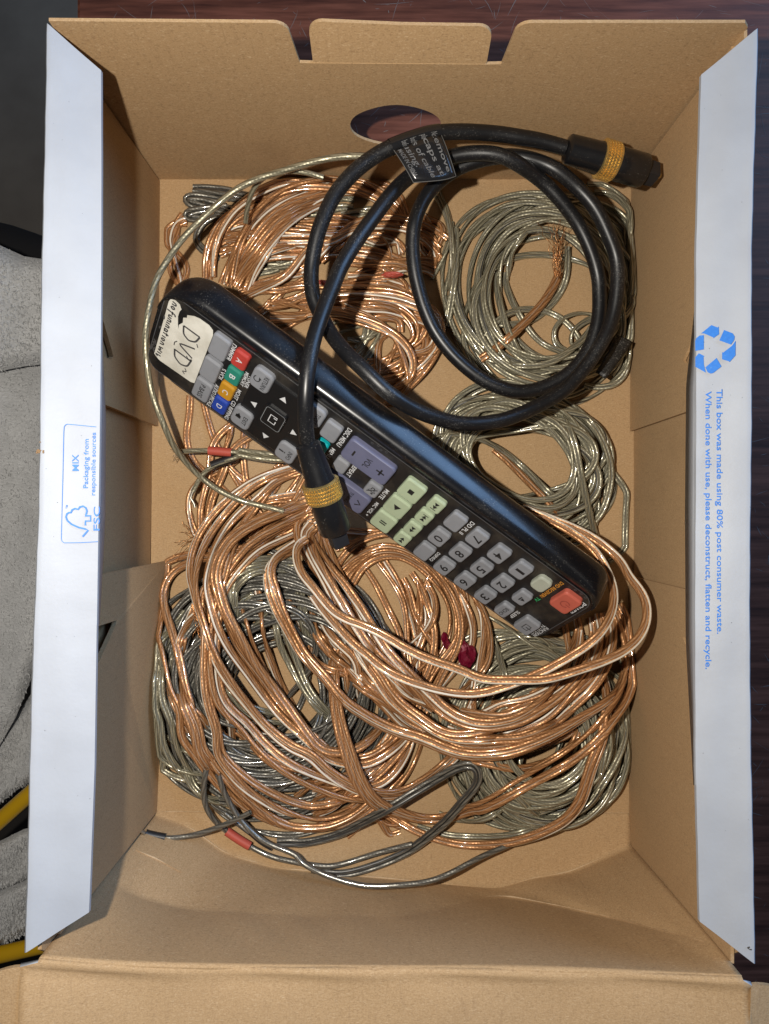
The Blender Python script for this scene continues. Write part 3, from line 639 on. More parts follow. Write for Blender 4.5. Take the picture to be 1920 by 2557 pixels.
for pts_ in ([(-1.6, -.5), (-.6, -.5), (.5, -1.5), (.5, 1.5), (-.6, .5), (-1.6, .5), (-1.6, -.5)], [(-1.7, 1.6), (1.5, -1.6)], [(1.0, .9), (1.7, .2)], [(1.0, .2), (1.7, .9)]):
    Vq, Fq = thick_line(pts_, .36); rink('symbol', [(19.6+x, 41.4+y) for x, y in Vq], Fq, 2.25, INKB, km)
key(8.0, 18.2, 8.6, 6.2, B_GREY); key(17.6, 18.3, 6.6, 4.6, B_CYAN); key(28.6, 18.3, 8.0, 5.6, B_GREY); key(19.2, 27.5, 6.8, 5.2, B_GREY)
# navigation cluster
nav = link('navigation_pad', key_mesh('navigation_pad', rrect(19.8, -0.6, 30, 25.0, 7), 0.2, 0.9, .4), B_BLACK, remote)
for b, a, d in ((20.0, -9.2, 'a-'), (9.1, -0.8, 'b-'), (31.0, -0.3, 'b+'), (20.3, 8.0, 'a+')): rink('symbol', tri(b, a, 2.3, d), [(0, 1, 2)], 1.16, INKW, nav)
ent = link('enter_button', key_mesh('enter_button', rrect(19.7, -0.6, 9.4, 8.6, 1.2), 0.3, 1.9, .5), B_BLACK, remote)
Vq, Fq = thick_line(rrect(19.7, -0.6, 8.4, 7.6, 1.0), .22, True); rink('edge_line', Vq, Fq, 2.25, INKT, ent)
Vq, Fq = thick_line([(.3, 1.3), (1.9, 1.3), (1.9, -1.3), (-1.7, -1.3), (-1.7, 1.3), (-.9, 1.3), (-.9, .1)], .42); rink('symbol', [(19.7+x, -.6+y) for x, y in Vq], Fq, 2.26, INKW, ent)
for b, a, s, w_ in ((7.3, -10.1, 'RETURN', 6.4), (29.3, -10.4, 'EXIT', 4.2), (6.3, 10.4, 'TOOLS', 5.0), (30.6, 9.2, 'INFO', 4.4)):
    ko = key(b, a, 9.2, 7.6, B_GREY, h=2.2, r=2.0, txt=[('T', s, 0, 1.5, w_, 1.7)])
    if s == 'RETURN':
        q = ringpts(.95, 1.3, math.radians(-150), math.radians(120), 14); n_ = len(q)//2; rink('symbol', [(b+x, a-1.5+y) for x, y in q], [(i, i+1, 2*n_-2-i, 2*n_-1-i) for i in range(n_-1)], 2.45, INKB, ko)
        rink('symbol', [(b+x, a-1.5+y) for x, y in [(-1.3, .6), (0, .8), (-.6, 1.7)]], [(0, 1, 2)], 2.45, INKB, ko)
    elif s == 'EXIT':
        rink('symbol', [(b-.9+x, a-1.3+y) for x, y in rect(-.2, 1.2, -1.0, 1.0)], [(0, 1, 2, 3)], 2.45, INKB, ko); rink('symbol', [(b-1.4+x, a-1.3+y) for x, y in tri(0, 0, 1.7, 'b-')], [(0, 1, 2)], 2.45, INKB, ko)
    elif s == 'INFO': rtext('i', b-.2, a-1.5, .8, 2.6, 2.45, INKB, ko)
for b, s in ((6.6, None), (18.4, None), (29.7, 'P.BASS')): key(b, -27.2, 10.0, 6.6, B_GREY, txt=[('T', s, 0, 0, 6.6, 2.0)] if s else None)
for b, s, m in ((5.7, 'A', B_RED), (14.1, 'B', B_TEAL), (22.6, 'C', B_AMBER), (30.9, 'D', B_BLUE)): key(b, -19.3, 7.4, 5.6, m, txt=[('T', s, 0, 0, 1.9, 2.2, INKW)])
for s, b, a, w_, h_, m in (('DIMMER', 6.6, -23.3, 8.2, 1.7, INKW), ('S.VOL', 18.4, -23.3, 6.2, 1.7, INKW), ('AUDIO UPSCALE', 30.4, -23.3, 12.4, 1.7, INKW), ('TUNER', 13.6, -14.1, 6.4, 1.4, INKW), ('MEMORY', 13.6, -15.7, 7.2, 1.4, INKW), ('MO/ST', 22.3, -15.6, 5.6, 1.6, INKW), ('CD RIPPING', 31.4, -15.6, 10.6, 1.6, INKW),
                        ('DISC MENU', 8.0, 22.9, 10.4, 1.8, INKW), ('MENU', 18.6, 22.2, 6.0, 1.6, INKW), ('REPEAT', 19.2, 31.7, 7.8, 1.7, INKW), ('MUTE', 19.6, 45.7, 6.0, 1.7, INKW), ('MIC VOL +', 30.2, 46.0, 9.6, 1.4, INKW), ('DD PL II', 8.6, 75.0, 8.4, 1.6, INKW), ('DSP/EQ', 31.4, 75.0, 6.6, 1.5, INKW),
                        ('DVD RECEIVER/', 8.8, 112.1, 12.6, 1.5, INKO), ('TV', 17.2, 112.1, 2.4, 1.5, INKG), ('POWER', 8.6, 123.3, 8.6, 2.0, INKW), ('SLEEP', 31.6, 112.3, 5.6, 1.5, INKW), ('FUNCTION', 31.0, 124.1, 8.4, 1.4, INKW), ('TV SOURCE', 31.0, 122.5, 8.8, 1.3, INKW)):
    rtext(s, b, a, w_, h_, 0.31, m, plate)
for b, a in ((2.0, 31.5), (1.3, 33.6), (2.2, 35.2), (1.6, 37.0), (1.6, 117.0), (1.4, 119.4), (1.8, 121.5)):
    q = ringpts(.3, .5, 0, 2*math.pi, 10); n_ = len(q)//2; rink('braille_dot', [(b+x, a+y) for x, y in q], [(i, i+1, 2*n_-2-i, 2*n_-1-i) for i in range(n_-1)], 0.32, OUTL, plate)
# paper sticker with torn corner, handwriting
sk = [(31.4, -46.0), (31.6, -45.0), (31.3, -32.4), (30.6, -31.0), (5.0, -31.0), (3.2, -31.6), (2.3, -33.4), (2.4, -37.0), (3.0, -39.0), (4.5, -41.2), (5.6, -41.0), (6.6, -42.2), (8.6, -41.8), (10.6, -42.8), (12.6, -42.4), (10.8, -43.2), (7.6, -44.0), (5.2, -44.0), (4.0, -43.6), (2.6, -44.6), (2.2, -46.4), (2.8, -48.0), (4.2, -48.4), (30.2, -48.0)]
bmS = bmesh.new(); vS = [bmS.verts.new((x, y, 0.42)) for x, y in sk]; eS = [bmS.edges.new((vS[i], vS[(i+1) % len(vS)])) for i in range(len(vS))]
bmesh.ops.triangle_fill(bmS, use_beauty=True, edges=eS); r_ = bmesh.ops.extrude_face_region(bmS, geom=bmS.faces[:]); bmesh.ops.translate(bmS, verts=[g for g in r_['geom'] if isinstance(g, bmesh.types.BMVert)], vec=(0, 0, -0.14))
stk = link('paper_sticker', bm_mesh('paper_sticker', bmS), STICK, remote); stk['label'] = 'torn cream paper sticker with handwritten letters'
def hand(strokes, fn, w_, z=0.46):
    for s in strokes:
        s = np.asarray(s, float); d = np.linspace(0, len(s)-1, max(2, (len(s)-1)*5+1)); 
        s = np.stack([np.interp(d, np.arange(len(s)), s[:, k]) for k in (0, 1)], 1)
        for _ in range(2):
            b = s.copy(); b[1:-1] = (s[:-2]+2*s[1:-1]+s[2:])/4; s = b
        V, F = thick_line([fn(*p) for p in s], w_); rink('handwriting', V, F, z, MARKER, stk)
ar = lambda cx, rx, ry: [(cx+rx*math.sin(t), ry*math.cos(t)) for t in np.linspace(0, math.pi, 9)]
hf = lambda x, y: (9.5+x, -38.0-0+y)
hand([[(0, 3.2), (0, -3.2)], [(0, 3.2), (3.2, 2.4), (4.6, 0), (3.4, -2.4), (0, -3.2)]], hf, .68)
hand([[(6.2, 3.0), (8.6, -3.4), (11.0, 3.2)]], hf, .68)
hand([[(12.6, 3.4), (12.4, -3.6)], [(12.0, 3.2), (16.0, 2.6), (17.2, 0), (15.6, -2.8), (12.2, -3.6)]], hf, .68)
wf = lambda x, y: (3.2+x, -46.4+y)
hand([[(0, -.8), (.2, .7), (1.0, .7), (1.1, -.8)], [(2.4, .7), (1.8, 0), (2.4, -.8), (3.1, 0), (2.4, .7)], [(5.4, 1.6), (4.6, 1.4), (4.4, -1.8)], [(4.0, .3), (5.4, .4)], [(6.0, .6), (6.1, -.6), (7.0, -.6), (7.1, .6)], [(7.8, -.8), (8.0, .6), (8.8, .6), (8.9, -.8)],
      [(9.8, .6), (9.8, -.8)], [(10.8, -.8), (10.9, .6), (11.7, .6), (11.8, -.8)], [(13.6, .5), (12.8, .5), (12.8, -.7), (13.7, -.5), (13.8, .7), (13.9, -.8)], [(15.0, 1.4), (15.0, -.8)], [(14.4, .6), (15.7, .7)], [(16.6, .6), (16.6, -.8)], [(18.0, .6), (17.4, 0), (18.0, -.8), (18.7, 0), (18.0, .6)], [(19.4, -.8), (19.6, .6), (20.4, .5), (20.6, -.8)],
      [(22, .9), (22.3, -.8), (23, .4), (23.7, -.8), (24.1, 1)], [(25, .7), (25.1, -.8)], [(22, -2.2), (23.2, -2.4)], [(24, -1.8), (25.4, -2.4), (26.2, -1.6)]], wf, .58)

hand([[(11.6, 3.4), (12.6, 2.2), (11.6, 1.0)], [(8.2, -3.6), (9.4, -4.4), (10.8, -4.2)], [(3.6, 3.0), (4.8, 3.8)], [(17.4, 2.0), (18.6, 3.0), (19.4, 1.4), (20.2, 2.6)]], hf, .4)
hand([[(20.6, -3.2), (21.4, -2.0), (22.2, -3.4), (23.0, -2.2), (23.8, -3.4), (24.8, -2.6)], [(24.2, -3.6), (25.6, -3.0), (26.4, -3.8)], [(13.2, -2.2), (14.4, -2.4)], [(8, -2.0), (9.4, -1.8)], [(26.2, .9), (26.3, -1.2), (27.0, -.2)]], wf, .6)
# ------------------------------------------------------------------ draping of wires
GX0, GY0, GS, GW, GH = -112.0, -165.0, 0.5, 460, 620
HM = np.zeros((GH, GW))
CROP = dict(a=(360, 1080, 3.322), b=(780, 1280, 3.322), c=(1180, 1400, 3.322), d=(360, 1440, 3.322), e=(780, 1640, 3.322), f=(1180, 1760, 3.322), g=(300, 1820, 3.322), h=(740, 1900, 3.322),
            i=(380, 400, 3.322), j=(740, 300, 3.322), k=(740, 680, 3.322), m=(1200, 300, 3.322), q=(1200, 680, 3.322), p=(1050, 950, 2.768), n=(0, 0, 1.0))
def parse(s):
    out = []; cr = CROP['n']
    for tk in s.split():
        if tk in CROP: cr = CROP[tk]
        else: x, y = tk.split(','); out.append((cr[0]+float(x)/cr[2], cr[1]+float(y)/cr[2]))
    return np.array(out)
def spline(Pk, closed=False, step=1.6):
    Pk = np.asarray(Pk, float); n = len(Pk)
    Q = np.vstack([Pk[-1:], Pk, Pk[:2]]) if closed else np.vstack([2*Pk[0]-Pk[1], Pk, 2*Pk[-1]-Pk[-2]])
    segs = n if closed else n-1; out = []; idx = []
    t = np.linspace(0, 1, 24, endpoint=False)[:, None]
    for i in range(segs):
        p0, p1, p2, p3 = Q[i], Q[i+1], Q[i+2], Q[i+3]
        out.append(.5*((2*p1)+(-p0+p2)*t+(2*p0-5*p1+4*p2-p3)*t*t+(-p0+3*p1-3*p2+p3)*t**3)); idx.append(i+t[:, 0])
    if not closed: out.append(Pk[-1:]); idx.append(np.array([n-1.0]))
    X = np.vstack(out); I = np.concatenate(idx)
    if closed: X = np.vstack([X, X[:1]]); I = np.append(I, n)
    d = np.concatenate([[0], np.cumsum(np.linalg.norm(np.diff(X, axis=0), axis=1))])
    m = max(6, int(d[-1]/step)); s = np.linspace(0, d[-1], m, endpoint=not closed)
    return np.stack([np.interp(s, d, X[:, k]) for k in range(X.shape[1])], 1), np.interp(s, d, I)
def samp(x, y):
    xi = np.clip(((x-GX0)/GS).astype(int), 0, GW-1); yi = np.clip(((y-GY0)/GS).astype(int), 0, GH-1); return HM[yi, xi]
def remote_span(x, y):
    """lowest / highest z of the remote above each plan point (nan when clear of it)"""
    lo = np.full(len(x), -1e9); hi = np.full(len(x), 1e9)
    for ax, (mn, mx) in enumerate(((-8.2, 39.4), (-51.5, 127.0), (-15.2, 2.4))):
        dz = RMi[ax, 2]; base = RMi[ax, 0]*(x-RQ[0])+RMi[ax, 1]*(y-RQ[1])-RMi[ax, 2]*RQ[2]
        z1, z2 = (mn-base)/dz, (mx-base)/dz; lo = np.maximum(lo, np.minimum(z1, z2)); hi = np.minimum(hi, np.maximum(z1, z2))
    return np.where(lo < hi, lo, np.nan), np.where(lo < hi, hi, np.nan)
def gauss(a, sig, closed):
    k = int(3*sig); w_ = np.exp(-.5*(np.arange(-k, k+1)/sig)**2); w_ /= w_.sum()
    return np.convolve(np.pad(a, k, mode='wrap' if closed else 'edge'), w_, 'valid')
yy_ = GY0+(np.arange(GH)+.5)*GS
HM += np.clip((-122.8-yy_)/23.0*6.5, 0, 8)[:, None]
def drape(px, r, hw, closed=False, zmax=60.0, lift=0.0, sig=5.0, sink=0.55, zfix=None, soft=2.2, dive=1.0):
    """px: traced control points; returns the 3-D centre line (mm) resting on what already lies in the box"""
    n = len(px); S0, I = spline(px, closed, step=9.0)
    if len(S0) > 12:
        for k in (0, 1):
            g_ = gauss(S0[:, k], soft, closed); e_ = np.ones(len(g_)) if closed else np.clip(np.minimum(np.arange(len(g_)), np.arange(len(g_))[::-1])/6.0, 0, 1); S0[:, k] = S0[:, k]*(1-e_)+g_*e_
    z = np.full(len(S0), 8.0) if zfix is None else gauss(np.interp(I, np.arange(n), zfix), 3, closed)
    for it in range(4):
        kz = (CAM_H-z)/FPX
        S = np.stack([(S0[:, 0]-CU)*kz, (CV-S0[:, 1])*kz], 1)
        S[:, 0] = np.clip(S[:, 0], (-90 if zfix is None else -95)+hw, 99.5-hw); S[:, 1] = np.clip(S[:, 1], -150, 135-hw)
        t = (np.roll(S, -1, 0)-np.roll(S, 1, 0)) if closed else np.gradient(S, axis=0)
        t /= np.linalg.norm(t, axis=1)[:, None]+1e-9; nx, ny = -t[:, 1], t[:, 0]
        if zfix is not None: break
        z = np.max([samp(S[:, 0]+nx*o, S[:, 1]+ny*o) for o in (-hw*.8, 0, hw*.8)], axis=0)+r
        kk = 3; zp = np.pad(z, kk, mode='wrap' if closed else 'edge'); z = np.max([zp[q:q+len(z)] for q in range(2*kk+1)], axis=0)
        z = gauss(z, sig, closed)+lift; z = np.clip(z, r+.1, zmax)
        lo, hi = remote_span(S[:, 0], S[:, 1])
        z = np.where(np.isnan(lo), z, np.minimum(z, np.maximum(lo-r-.3, r))); z = gauss(z, 2.5, closed); z = np.where(np.isnan(lo), z, np.minimum(z, np.maximum(lo-r-.2, r)))
        if dive < 1 and not closed:
            e_ = np.clip(np.minimum(np.arange(len(z)), np.arange(len(z))[::-1])/11.0, 0, 1); z = z*(dive+(1-dive)*e_*e_*(3-2*e_))
        z = np.maximum(z, r+.1)
    top = z+r*sink
    for o in np.linspace(-hw, hw, max(3, int(2*hw/GS)+1)):
        for sub in (0, .33, .66):
            x_ = S[:, 0]+nx*o+t[:, 0]*sub*1.5; y_ = S[:, 1]+ny*o+t[:, 1]*sub*1.5
            xi = np.clip(((x_-GX0)/GS).astype(int), 0, GW-1); yi = np.clip(((y_-GY0)/GS).astype(int), 0, GH-1)
            np.maximum.at(HM, (yi, xi), top)
    return np.column_stack([S, z])
def smooth_noise(n, corr, closed):
    k = max(4, int(n/corr)); v = rng.normal(size=k)
    if closed: v = np.append(v, v[0])
    x = np.linspace(0, len(v)-1, n); i = np.floor(x).astype(int); i = np.minimum(i, len(v)-2); f = x-i; f = f*f*(3-2*f)
    return v[i]*(1-f)+v[i+1]*f
def pair_wire(name, path, r, mats, parent, closed=False, stripe=1, tw=0.55, bias=0.0):
    """flat two-core wire: two touching round cores; face strips carry the stripe (slot 1) and the jacket seam (slot 2)"""
    n = len(path); t, h, v = frames(path, closed)
    phi = bias+tw*smooth_noise(n, 14, closed)
    od = np.cos(phi)[:, None]*h+np.sin(phi)[:, None]*v
    sides = 8; Vs, Fs, Us, Ms = [], [], [], []
    for c, sg in enumerate((-1, 1)):
        ctr = path+od*(sg*r*0.93)
        V, F, U = tube_arrays(ctr, np.full(n, r), sides, phi, closed)
        mi = np.zeros((len(F)//sides, sides), int)
        if sg > 0:
            if stripe: mi[:, 1] = 1
            mi[:, 3] = 2
        else: mi[:, 0] = 2
        Fs.append(F+len(path)*sides*c); Vs.append(V); Us.append(U); Ms.append(mi.ravel())
    V = np.vstack(Vs); 
    me = raw_mesh(name, V, np.vstack(Fs), np.concatenate(Ms), np.vstack(Us))
    return link(name, me, mats, parent)
def coil(name, label, group=None, cat='wire coil'):
    return thing(name, label, cat, group=group)
MC = [COPPER, STRIPE, JACKET]; MS = [SILVER, BLACKSTRIPE, JACKET_S]; MD = [DARKSIL, BLACKSTRIPE, BLACKSTRIPE]
RC, RS = 0.86, 0.72
def ring(parent, cx, cy, rx, ry, tilt, n, jit, r=RS, mats=MS, name='wire_turn', thick=0.34, zmax=60, lift=0.0, seed=0):
    """n turns of a coil: loops round a common centre, each a little off"""
    q = np.random.default_rng(seed)
    for k in range(n):
        s = 1-thick*((k+0.5*q.random())/n); ox, oy = q.normal()*jit, q.normal()*jit; tl = tilt+q.normal()*.4; ph = q.random()*6.28
        e1, e2, p1, p2 = q.normal()*.075, q.normal()*.045, q.random()*6.28, q.random()*6.28
        a = ph+np.linspace(0, 2*math.pi, 16)[:-1]; w_ = s*(1+e1*np.cos(2*a+p1)+e2*np.cos(3*a+p2))
        x, y = rx*w_*np.cos(a), ry*w_*np.sin(a)
        px = np.stack([cx+ox+x*math.cos(tl)-y*math.sin(tl), cy+oy+x*math.sin(tl)+y*math.cos(tl)], 1)
        path = drape(px, r, 1.9*r, closed=True, zmax=zmax, lift=lift)
        pair_wire(name, path, r, mats, parent, closed=True, stripe=1 if q.random() < .4 else 0, tw=.8, bias=q.normal()*.8)
def strands(parent, lst, r, mats, name='wire_turn', zmax=60, lift=0.0, tw=.5, stripe=1, bias=None, sink=.55, dup=0, dive=.45, cross=9):
    jobs = []
    for s in lst:
        p = parse(s); jobs.append(p)
        for k in range(dup):      # neighbouring turns of the same wire
            if len(p) < 4: continue
            t = np.gradient(p, axis=0); t /= np.linalg.norm(t, axis=1)[:, None]+1e-9
            off = rng.choice([-1, 1])*(10+12*rng.random())+cross*smooth_noise(len(p), 4, False); jobs.insert(len(jobs)-1, p+np.stack([-t[:, 1], t[:, 0]], 1)*off[:, None])
    for p in jobs:
        path = drape(p, r, 1.9*r, zmax=zmax, lift=lift, sink=sink, dive=dive)
        pair_wire(name, path, r, mats, parent, stripe=1 if rng.random() < stripe*.42 else 0, tw=tw, bias=(rng.normal()*.5 if bias is None else bias))
# --- silver coil bottom left (lowest)
cE = coil('silver_wire_coil', 'dark silver wire coil under the big copper coil, bottom left of the box')
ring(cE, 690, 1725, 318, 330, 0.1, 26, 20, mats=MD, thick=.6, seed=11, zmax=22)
ring(cE, 660, 1700, 300, 300, 0.3, 12, 26, mats=MD, thick=.55, seed=12, zmax=24)  # dark strands here too, so the coil's gaps look more deeply shaded
strands(cE, ['d 360,320 200,460 90,600 50,760 70,900 140,1010 230,1100 330,1170', 'd 90,830 30,960 20,1100 50,1250 70,1329 g 270,120 330,240 420,310 540,360 700,375 800,370', 'd 200,560 150,700 140,900 150,1050 230,1200 g 440,60 480,180 560,330 700,470', 'd 330,470 230,650 230,800 270,930', 'g 500,240 530,350 560,440 640,540 760,610 870,630 990,600', 'g 430,0 520,120 640,210 740,280', 'a 960,1050 830,1110 720,1220 d 680,80 690,200 720,420', 'a 1240,1060 1050,1040 900,1060 780,1150 700,1260 d 690,120 730,300 780,480', 'a 1240,1150 1050,1140 880,1170 760,1290 d 740,160 760,330', 'd 900,140 830,220 800,330 810,450', 'd 1060,180 1090,400 1120,560 1200,720 1290,900 1400,1060 1540,1180 1640,1220', 'd 540,720 580,830 680,950 800,1050 950,1120 1100,1150 1300,1170', 'd 1310,80 1320,260 1370,420 1420,540', 'd 1080,190 980,330 840,500'], RS, MS, zmax=26, tw=.7, stripe=0, dup=1)
# --- silver coil bottom right
cF = coil('silver_wire_coil', 'silver wire coil under the lower right end of the remote control')
ring(cF, 1345, 1850, 235, 245, 0.0, 30, 16, thick=.55, seed=21, zmax=20)
strands(cF, ['c 100,690 280,610 420,600 560,640 700,740 800,760', 'c 60,430 160,480 300,560 430,660 560,740 780,770', 'c 190,650 300,630 420,615 600,640 780,680', 'f 1240,20 1270,250 1190,480 1080,660 960,830 860,930', 'f 1180,60 1120,250 1080,480 1030,680 930,850', 'h 1000,540 1230,610 1420,625 f 60,1092 200,1090 400,1060 560,990 680,920', 'h 1180,440 1330,490 f 0,970 150,930 270,830 330,730', 'f 120,440 180,540 280,680 400,790 500,880 600,940 720,970', 'f 400,440 390,600 420,700', 'c 160,640 230,820 290,1040 350,1250', 'e 1661,830 1480,840 1560,980 1661,1150'], RS, MS, zmax=24, tw=.6, stripe=0)
# --- silver coil top right
cB = coil('silver_wire_coil', 'silver wire coil in the top right corner, inside the black cable ring')
ring(cB, 1372, 735, 240, 262, -0.15, 17, 26, thick=.40, seed=31, zmax=22)
strands(cB, ['m 880,520 1010,530 1120,590 1250,700 1340,880 1370,1060 1360,1200 1310,1329 q 1260,180 1180,440', 'm 940,600 1080,610 1190,690 1290,830 1350,1000 1370,1150', 'q 0,430 180,430 350,430 480,370 600,260 690,120 720,0 m 720,1050', 'q 0,620 60,490 160,380 300,310 440,305 600,340 720,420 800,520 840,640', 'q 930,350 800,335 690,370 610,450 590,540 640,620 720,660', 'q 930,380 850,420 760,500 750,590 800,620', 'q 60,720 200,760 400,780 560,760 700,680 830,570 920,450', 'q 140,0 130,120 170,300 240,520 330,680 440,780', 'q 210,0 210,120 290,300 400,480 500,590 640,650 800,680', 'm 580,740 440,850 330,980 250,1120 220,1329', 'm 330,890 460,920 560,950 640,990', 'q 1240,380 1250,560 1230,760 1180,880 1080,950 960,960 850,940', 'q 1180,480 1200,600 1160,740 1080,850'], RS, MS, zmax=26, tw=.6, stripe=0)
strands(cB, ['j 1180,560 1240,720 1280,900 1260,1060 1190,1200 1120,1320', 'j 1290,850 1305,1100 1295,1329 k 1270,200 1240,420', 'j 1320,900 1330,1100 1310,1329 k 1285,250 1250,450', 'j 1160,620 1250,800 1290,1000 1290,1300'], RS, MS, zmax=28, tw=.5, stripe=0)
# --- silver coil middle right
cC = coil('silver_wire_coil', 'silver wire coil between the remote control and the right wall')
ring(cC, 1305, 1158, 232, 165, 0.42, 22, 15, thick=.40, seed=41, zmax=22)
strands(cC, ['p 980,140 1120,230 1230,360 1300,520 1320,660 1290,820 1230,950 1090,1060', 'p 1330,640 1420,760 1470,900 1460,1060 1390,1190 1300,1250', 'p 90,410 200,370 400,400 580,490 720,610 850,740 970,850 1060,900', 'p 900,160 1010,300 1070,450 1100,620 1140,800 1180,980 1240,1170', 'p 230,220 330,150 480,115 640,125 800,180'], RS, MS, zmax=28, tw=.45, stripe=0)
# copper leads lying in the right-hand coils
cu1 = coil('copper_lead', 'copper wire end with frayed strands lying inside the top right silver coil', cat='wire')
strands(cu1, ['q 0,720 120,640 240,540 350,430 470,310 570,180 630,60 650,0'], 0.95, MC, name='wire', zmax=24, stripe=0)
strands(cu1, ['p 500,480 600,560 680,640 760,720 900,860 980,960 1060,1060'], .85, MC, name='wire', zmax=16, stripe=0)
def fray(parent, base, dirpx, n, ln, z, m, seed, spread=.5, r=.13):
    q = np.random.default_rng(seed); Vs, Fs, k = [], [], 0
    for _ in range(n):
        a = np.array(base)+q.normal(size=2)*3; d = np.array(dirpx, float); d /= np.linalg.norm(d); L_ = ln*(.5+.6*q.random()); pts = []
        side_ = q.normal()*spread
        for s in np.linspace(0, 1, 9): pts.append(P(*(a+d*L_*s+np.array([-d[1], d[0]])*L_*(side_*s*s+.05*math.sin(s*9+q.random()*5))), max(.4, z+2.5*q.normal()*s)))
        V, F, _u = tube_arrays(np.array(pts), np.full(9, r), 4); Vs.append(V); Fs.append(F+k); k += len(V)
    o = link('frayed_strands', raw_mesh('frayed_strands', np.vstack(Vs), np.vstack(Fs)), m, parent); o['kind'] = 'stuff'; return o
fray(cu1, (1392, 690), (-0.05, -1), 22, 130, 15, BARECU, 3, .14, .10)
# dark wire bundle top left
cG = coil('grey_wire_bundle', 'dark grey wire bundle folded in the top left corner of the box')
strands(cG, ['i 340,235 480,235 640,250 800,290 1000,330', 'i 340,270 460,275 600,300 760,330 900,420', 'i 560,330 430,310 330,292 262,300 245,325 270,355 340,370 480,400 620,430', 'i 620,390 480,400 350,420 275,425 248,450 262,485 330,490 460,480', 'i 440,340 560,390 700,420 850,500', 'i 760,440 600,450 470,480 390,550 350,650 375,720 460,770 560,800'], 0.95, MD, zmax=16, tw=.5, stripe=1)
strands(cG, ['i 760,820 900,830 1100,840 1300,860', 'i 960,880 1100,880 1250,870 j 300,1080', 'k 330,520 450,450 560,420 700,370 830,360 900,390 910,430', 'k 490,640 580,570 660,480 720,400', 'k 560,760 620,660 680,560 720,470', 'j 370,780 500,750 640,740 760,790', 'j 560,1040 660,1080 730,1180 760,1290', 'i 1250,430 1400,440 j 200,700 360,640 480,650', 'i 780,960 900,930 1050,900', 'k 700,300 760,290', 'k 780,930 850,780 870,720'], 0.9, MS, zmax=20, dup=1, tw=.5, stripe=0)
# --- copper coil top left
cA = coil('copper_wire_coil', 'copper wire coil in the top left, behind the sticker end of the remote control')
strands(cA, ['i 280,500 205,535 155,640 170,760 205,890 235,980 250,1060', 'k 620,900 800,860 930,820 1050,700 1140,560 1130,420 1060,330', 'k 600,775 750,720 900,640 1000,560', 'k 640,870 740,760 820,640 850,560', 'j 1060,780 1130,900 1135,1050 1090,1140', 'j 750,760 880,830 1000,940 1120,1060 1200,1160', 'i 560,760 700,735 860,755 1050,800 1260,800 j 350,1120 560,1130 750,1170 900,1250', 'i 620,570 720,510 900,480 1200,490 1400,505 j 200,800 400,815 560,850', 'i 560,690 700,625 900,590 1150,585 1350,600 j 330,900 520,930', 'i 600,640 750,610 950,610 1200,620 1400,625 j 300,950 480,960', 'j 560,960 720,950 830,1000 900,1090', 'j 480,1290 600,1220 750,1190 900,1170 1060,1160 1160,1170', 'k 430,25 600,30 800,55 900,100 960,170', 'k 350,140 600,100 850,130 970,220', 'i 900,1260 1000,1150 1130,1060 1290,1000', 'i 960,1200 1150,1190 k 0,275 350,245 600,235 850,275 985,380 1030,480 1000,580 900,640', 'i 950,1240 1200,1200 k 0,225 350,190 600,175 850,200 980,250 1120,310 1195,400 1210,520 1150,650 1050,770 900,900 800,980', 'k 300,265 500,262 700,270 880,320 960,420', 'j 620,600 760,700 850,800 940,900 1000,960', 'k 1010,300 1130,420 1190,540 1130,680 1020,800', 'i 980,1290 1250,1290 k 100,330 350,340 550,385 750,470 880,570 960,680 980,800 940,890 850,960 700,1000', 'i 700,1060 780,930 880,820 980,750 1150,710 1300,650'], RC*.97, MC, zmax=26, tw=.6, dup=2, cross=20)
strands(cA, ['i 440,990 440,820 480,660 570,500 700,400 880,310 1060,270', 'i 780,1090 860,930 950,780 1030,640 1120,510 1240,410 1400,310 j 220,640 400,590 600,620 760,720', 'i 640,1050 720,850 810,690 920,540 1040,420 1200,330 1380,275 j 320,560 480,560', 'i 690,1050 760,880 860,730 980,580 1100,460 1260,360 1420,300', 'i 510,970 512,810 545,640 630,480 730,370 860,285 1000,215 1180,170 j 160,560 330,530', 'i 605,1020 645,850 705,690 800,520 920,370 1070,250 1250,180 1450,145 j 330,475 520,500 700,570 830,690 900,790', 'i 730,1120 880,1050 1050,980 1240,930', 'i 740,1140 950,1040 1120,960 j 120,1040 300,1020 420,930 560,890 720,880 900,900 1060,970 1190,1070', 'j 10,1220 150,1120 280,1010 430,930', 'j 200,1170 350,1040 470,950'], RC, MC, zmax=30, tw=.35, dup=1)
fl = coil('red_tie', 'red plastic tie under the upper copper coil beside the black cable', cat='tie')
def blob(name, cu, cv, z, sx, sy, sz, m, parent, seed):
    """crumpled scrap: a folded sheet with sharp random creases"""
    bm = bmesh.new(); bmesh.ops.create_icosphere(bm, subdivisions=3, radius=1); q = np.random.default_rng(seed); c = P(cu, cv, z)
    nr = q.normal(size=(7, 3)); nr /= np.linalg.norm(nr, axis=1)[:, None]; of = q.uniform(.55, .95, 7)
    for v in bm.verts:
        p = np.array(v.co)
        for a_, d_ in zip(nr, of):
            k = p@a_
            if k > d_: p = p-a_*(k-d_)*1.6
        p = p*(1+q.normal()*.07); v.co = Vector((c[0]+p[0]*sx, c[1]+p[1]*sy, max(.3, c[2]+p[2]*sz)))
    return link(name, bm_mesh(name, bm), m, parent)
blob('tie_band', 980, 686, 15, 4.0, 1.2, 1.6, REDSL, fl, 4); blob('tie_band', 803, 706, 16, 2.5, 1.1, 1.4, REDSL, fl, 5)
fo = coil('foil_wrapper', 'crumpled red and purple foil wrapper under the copper wires', cat='wrapper')
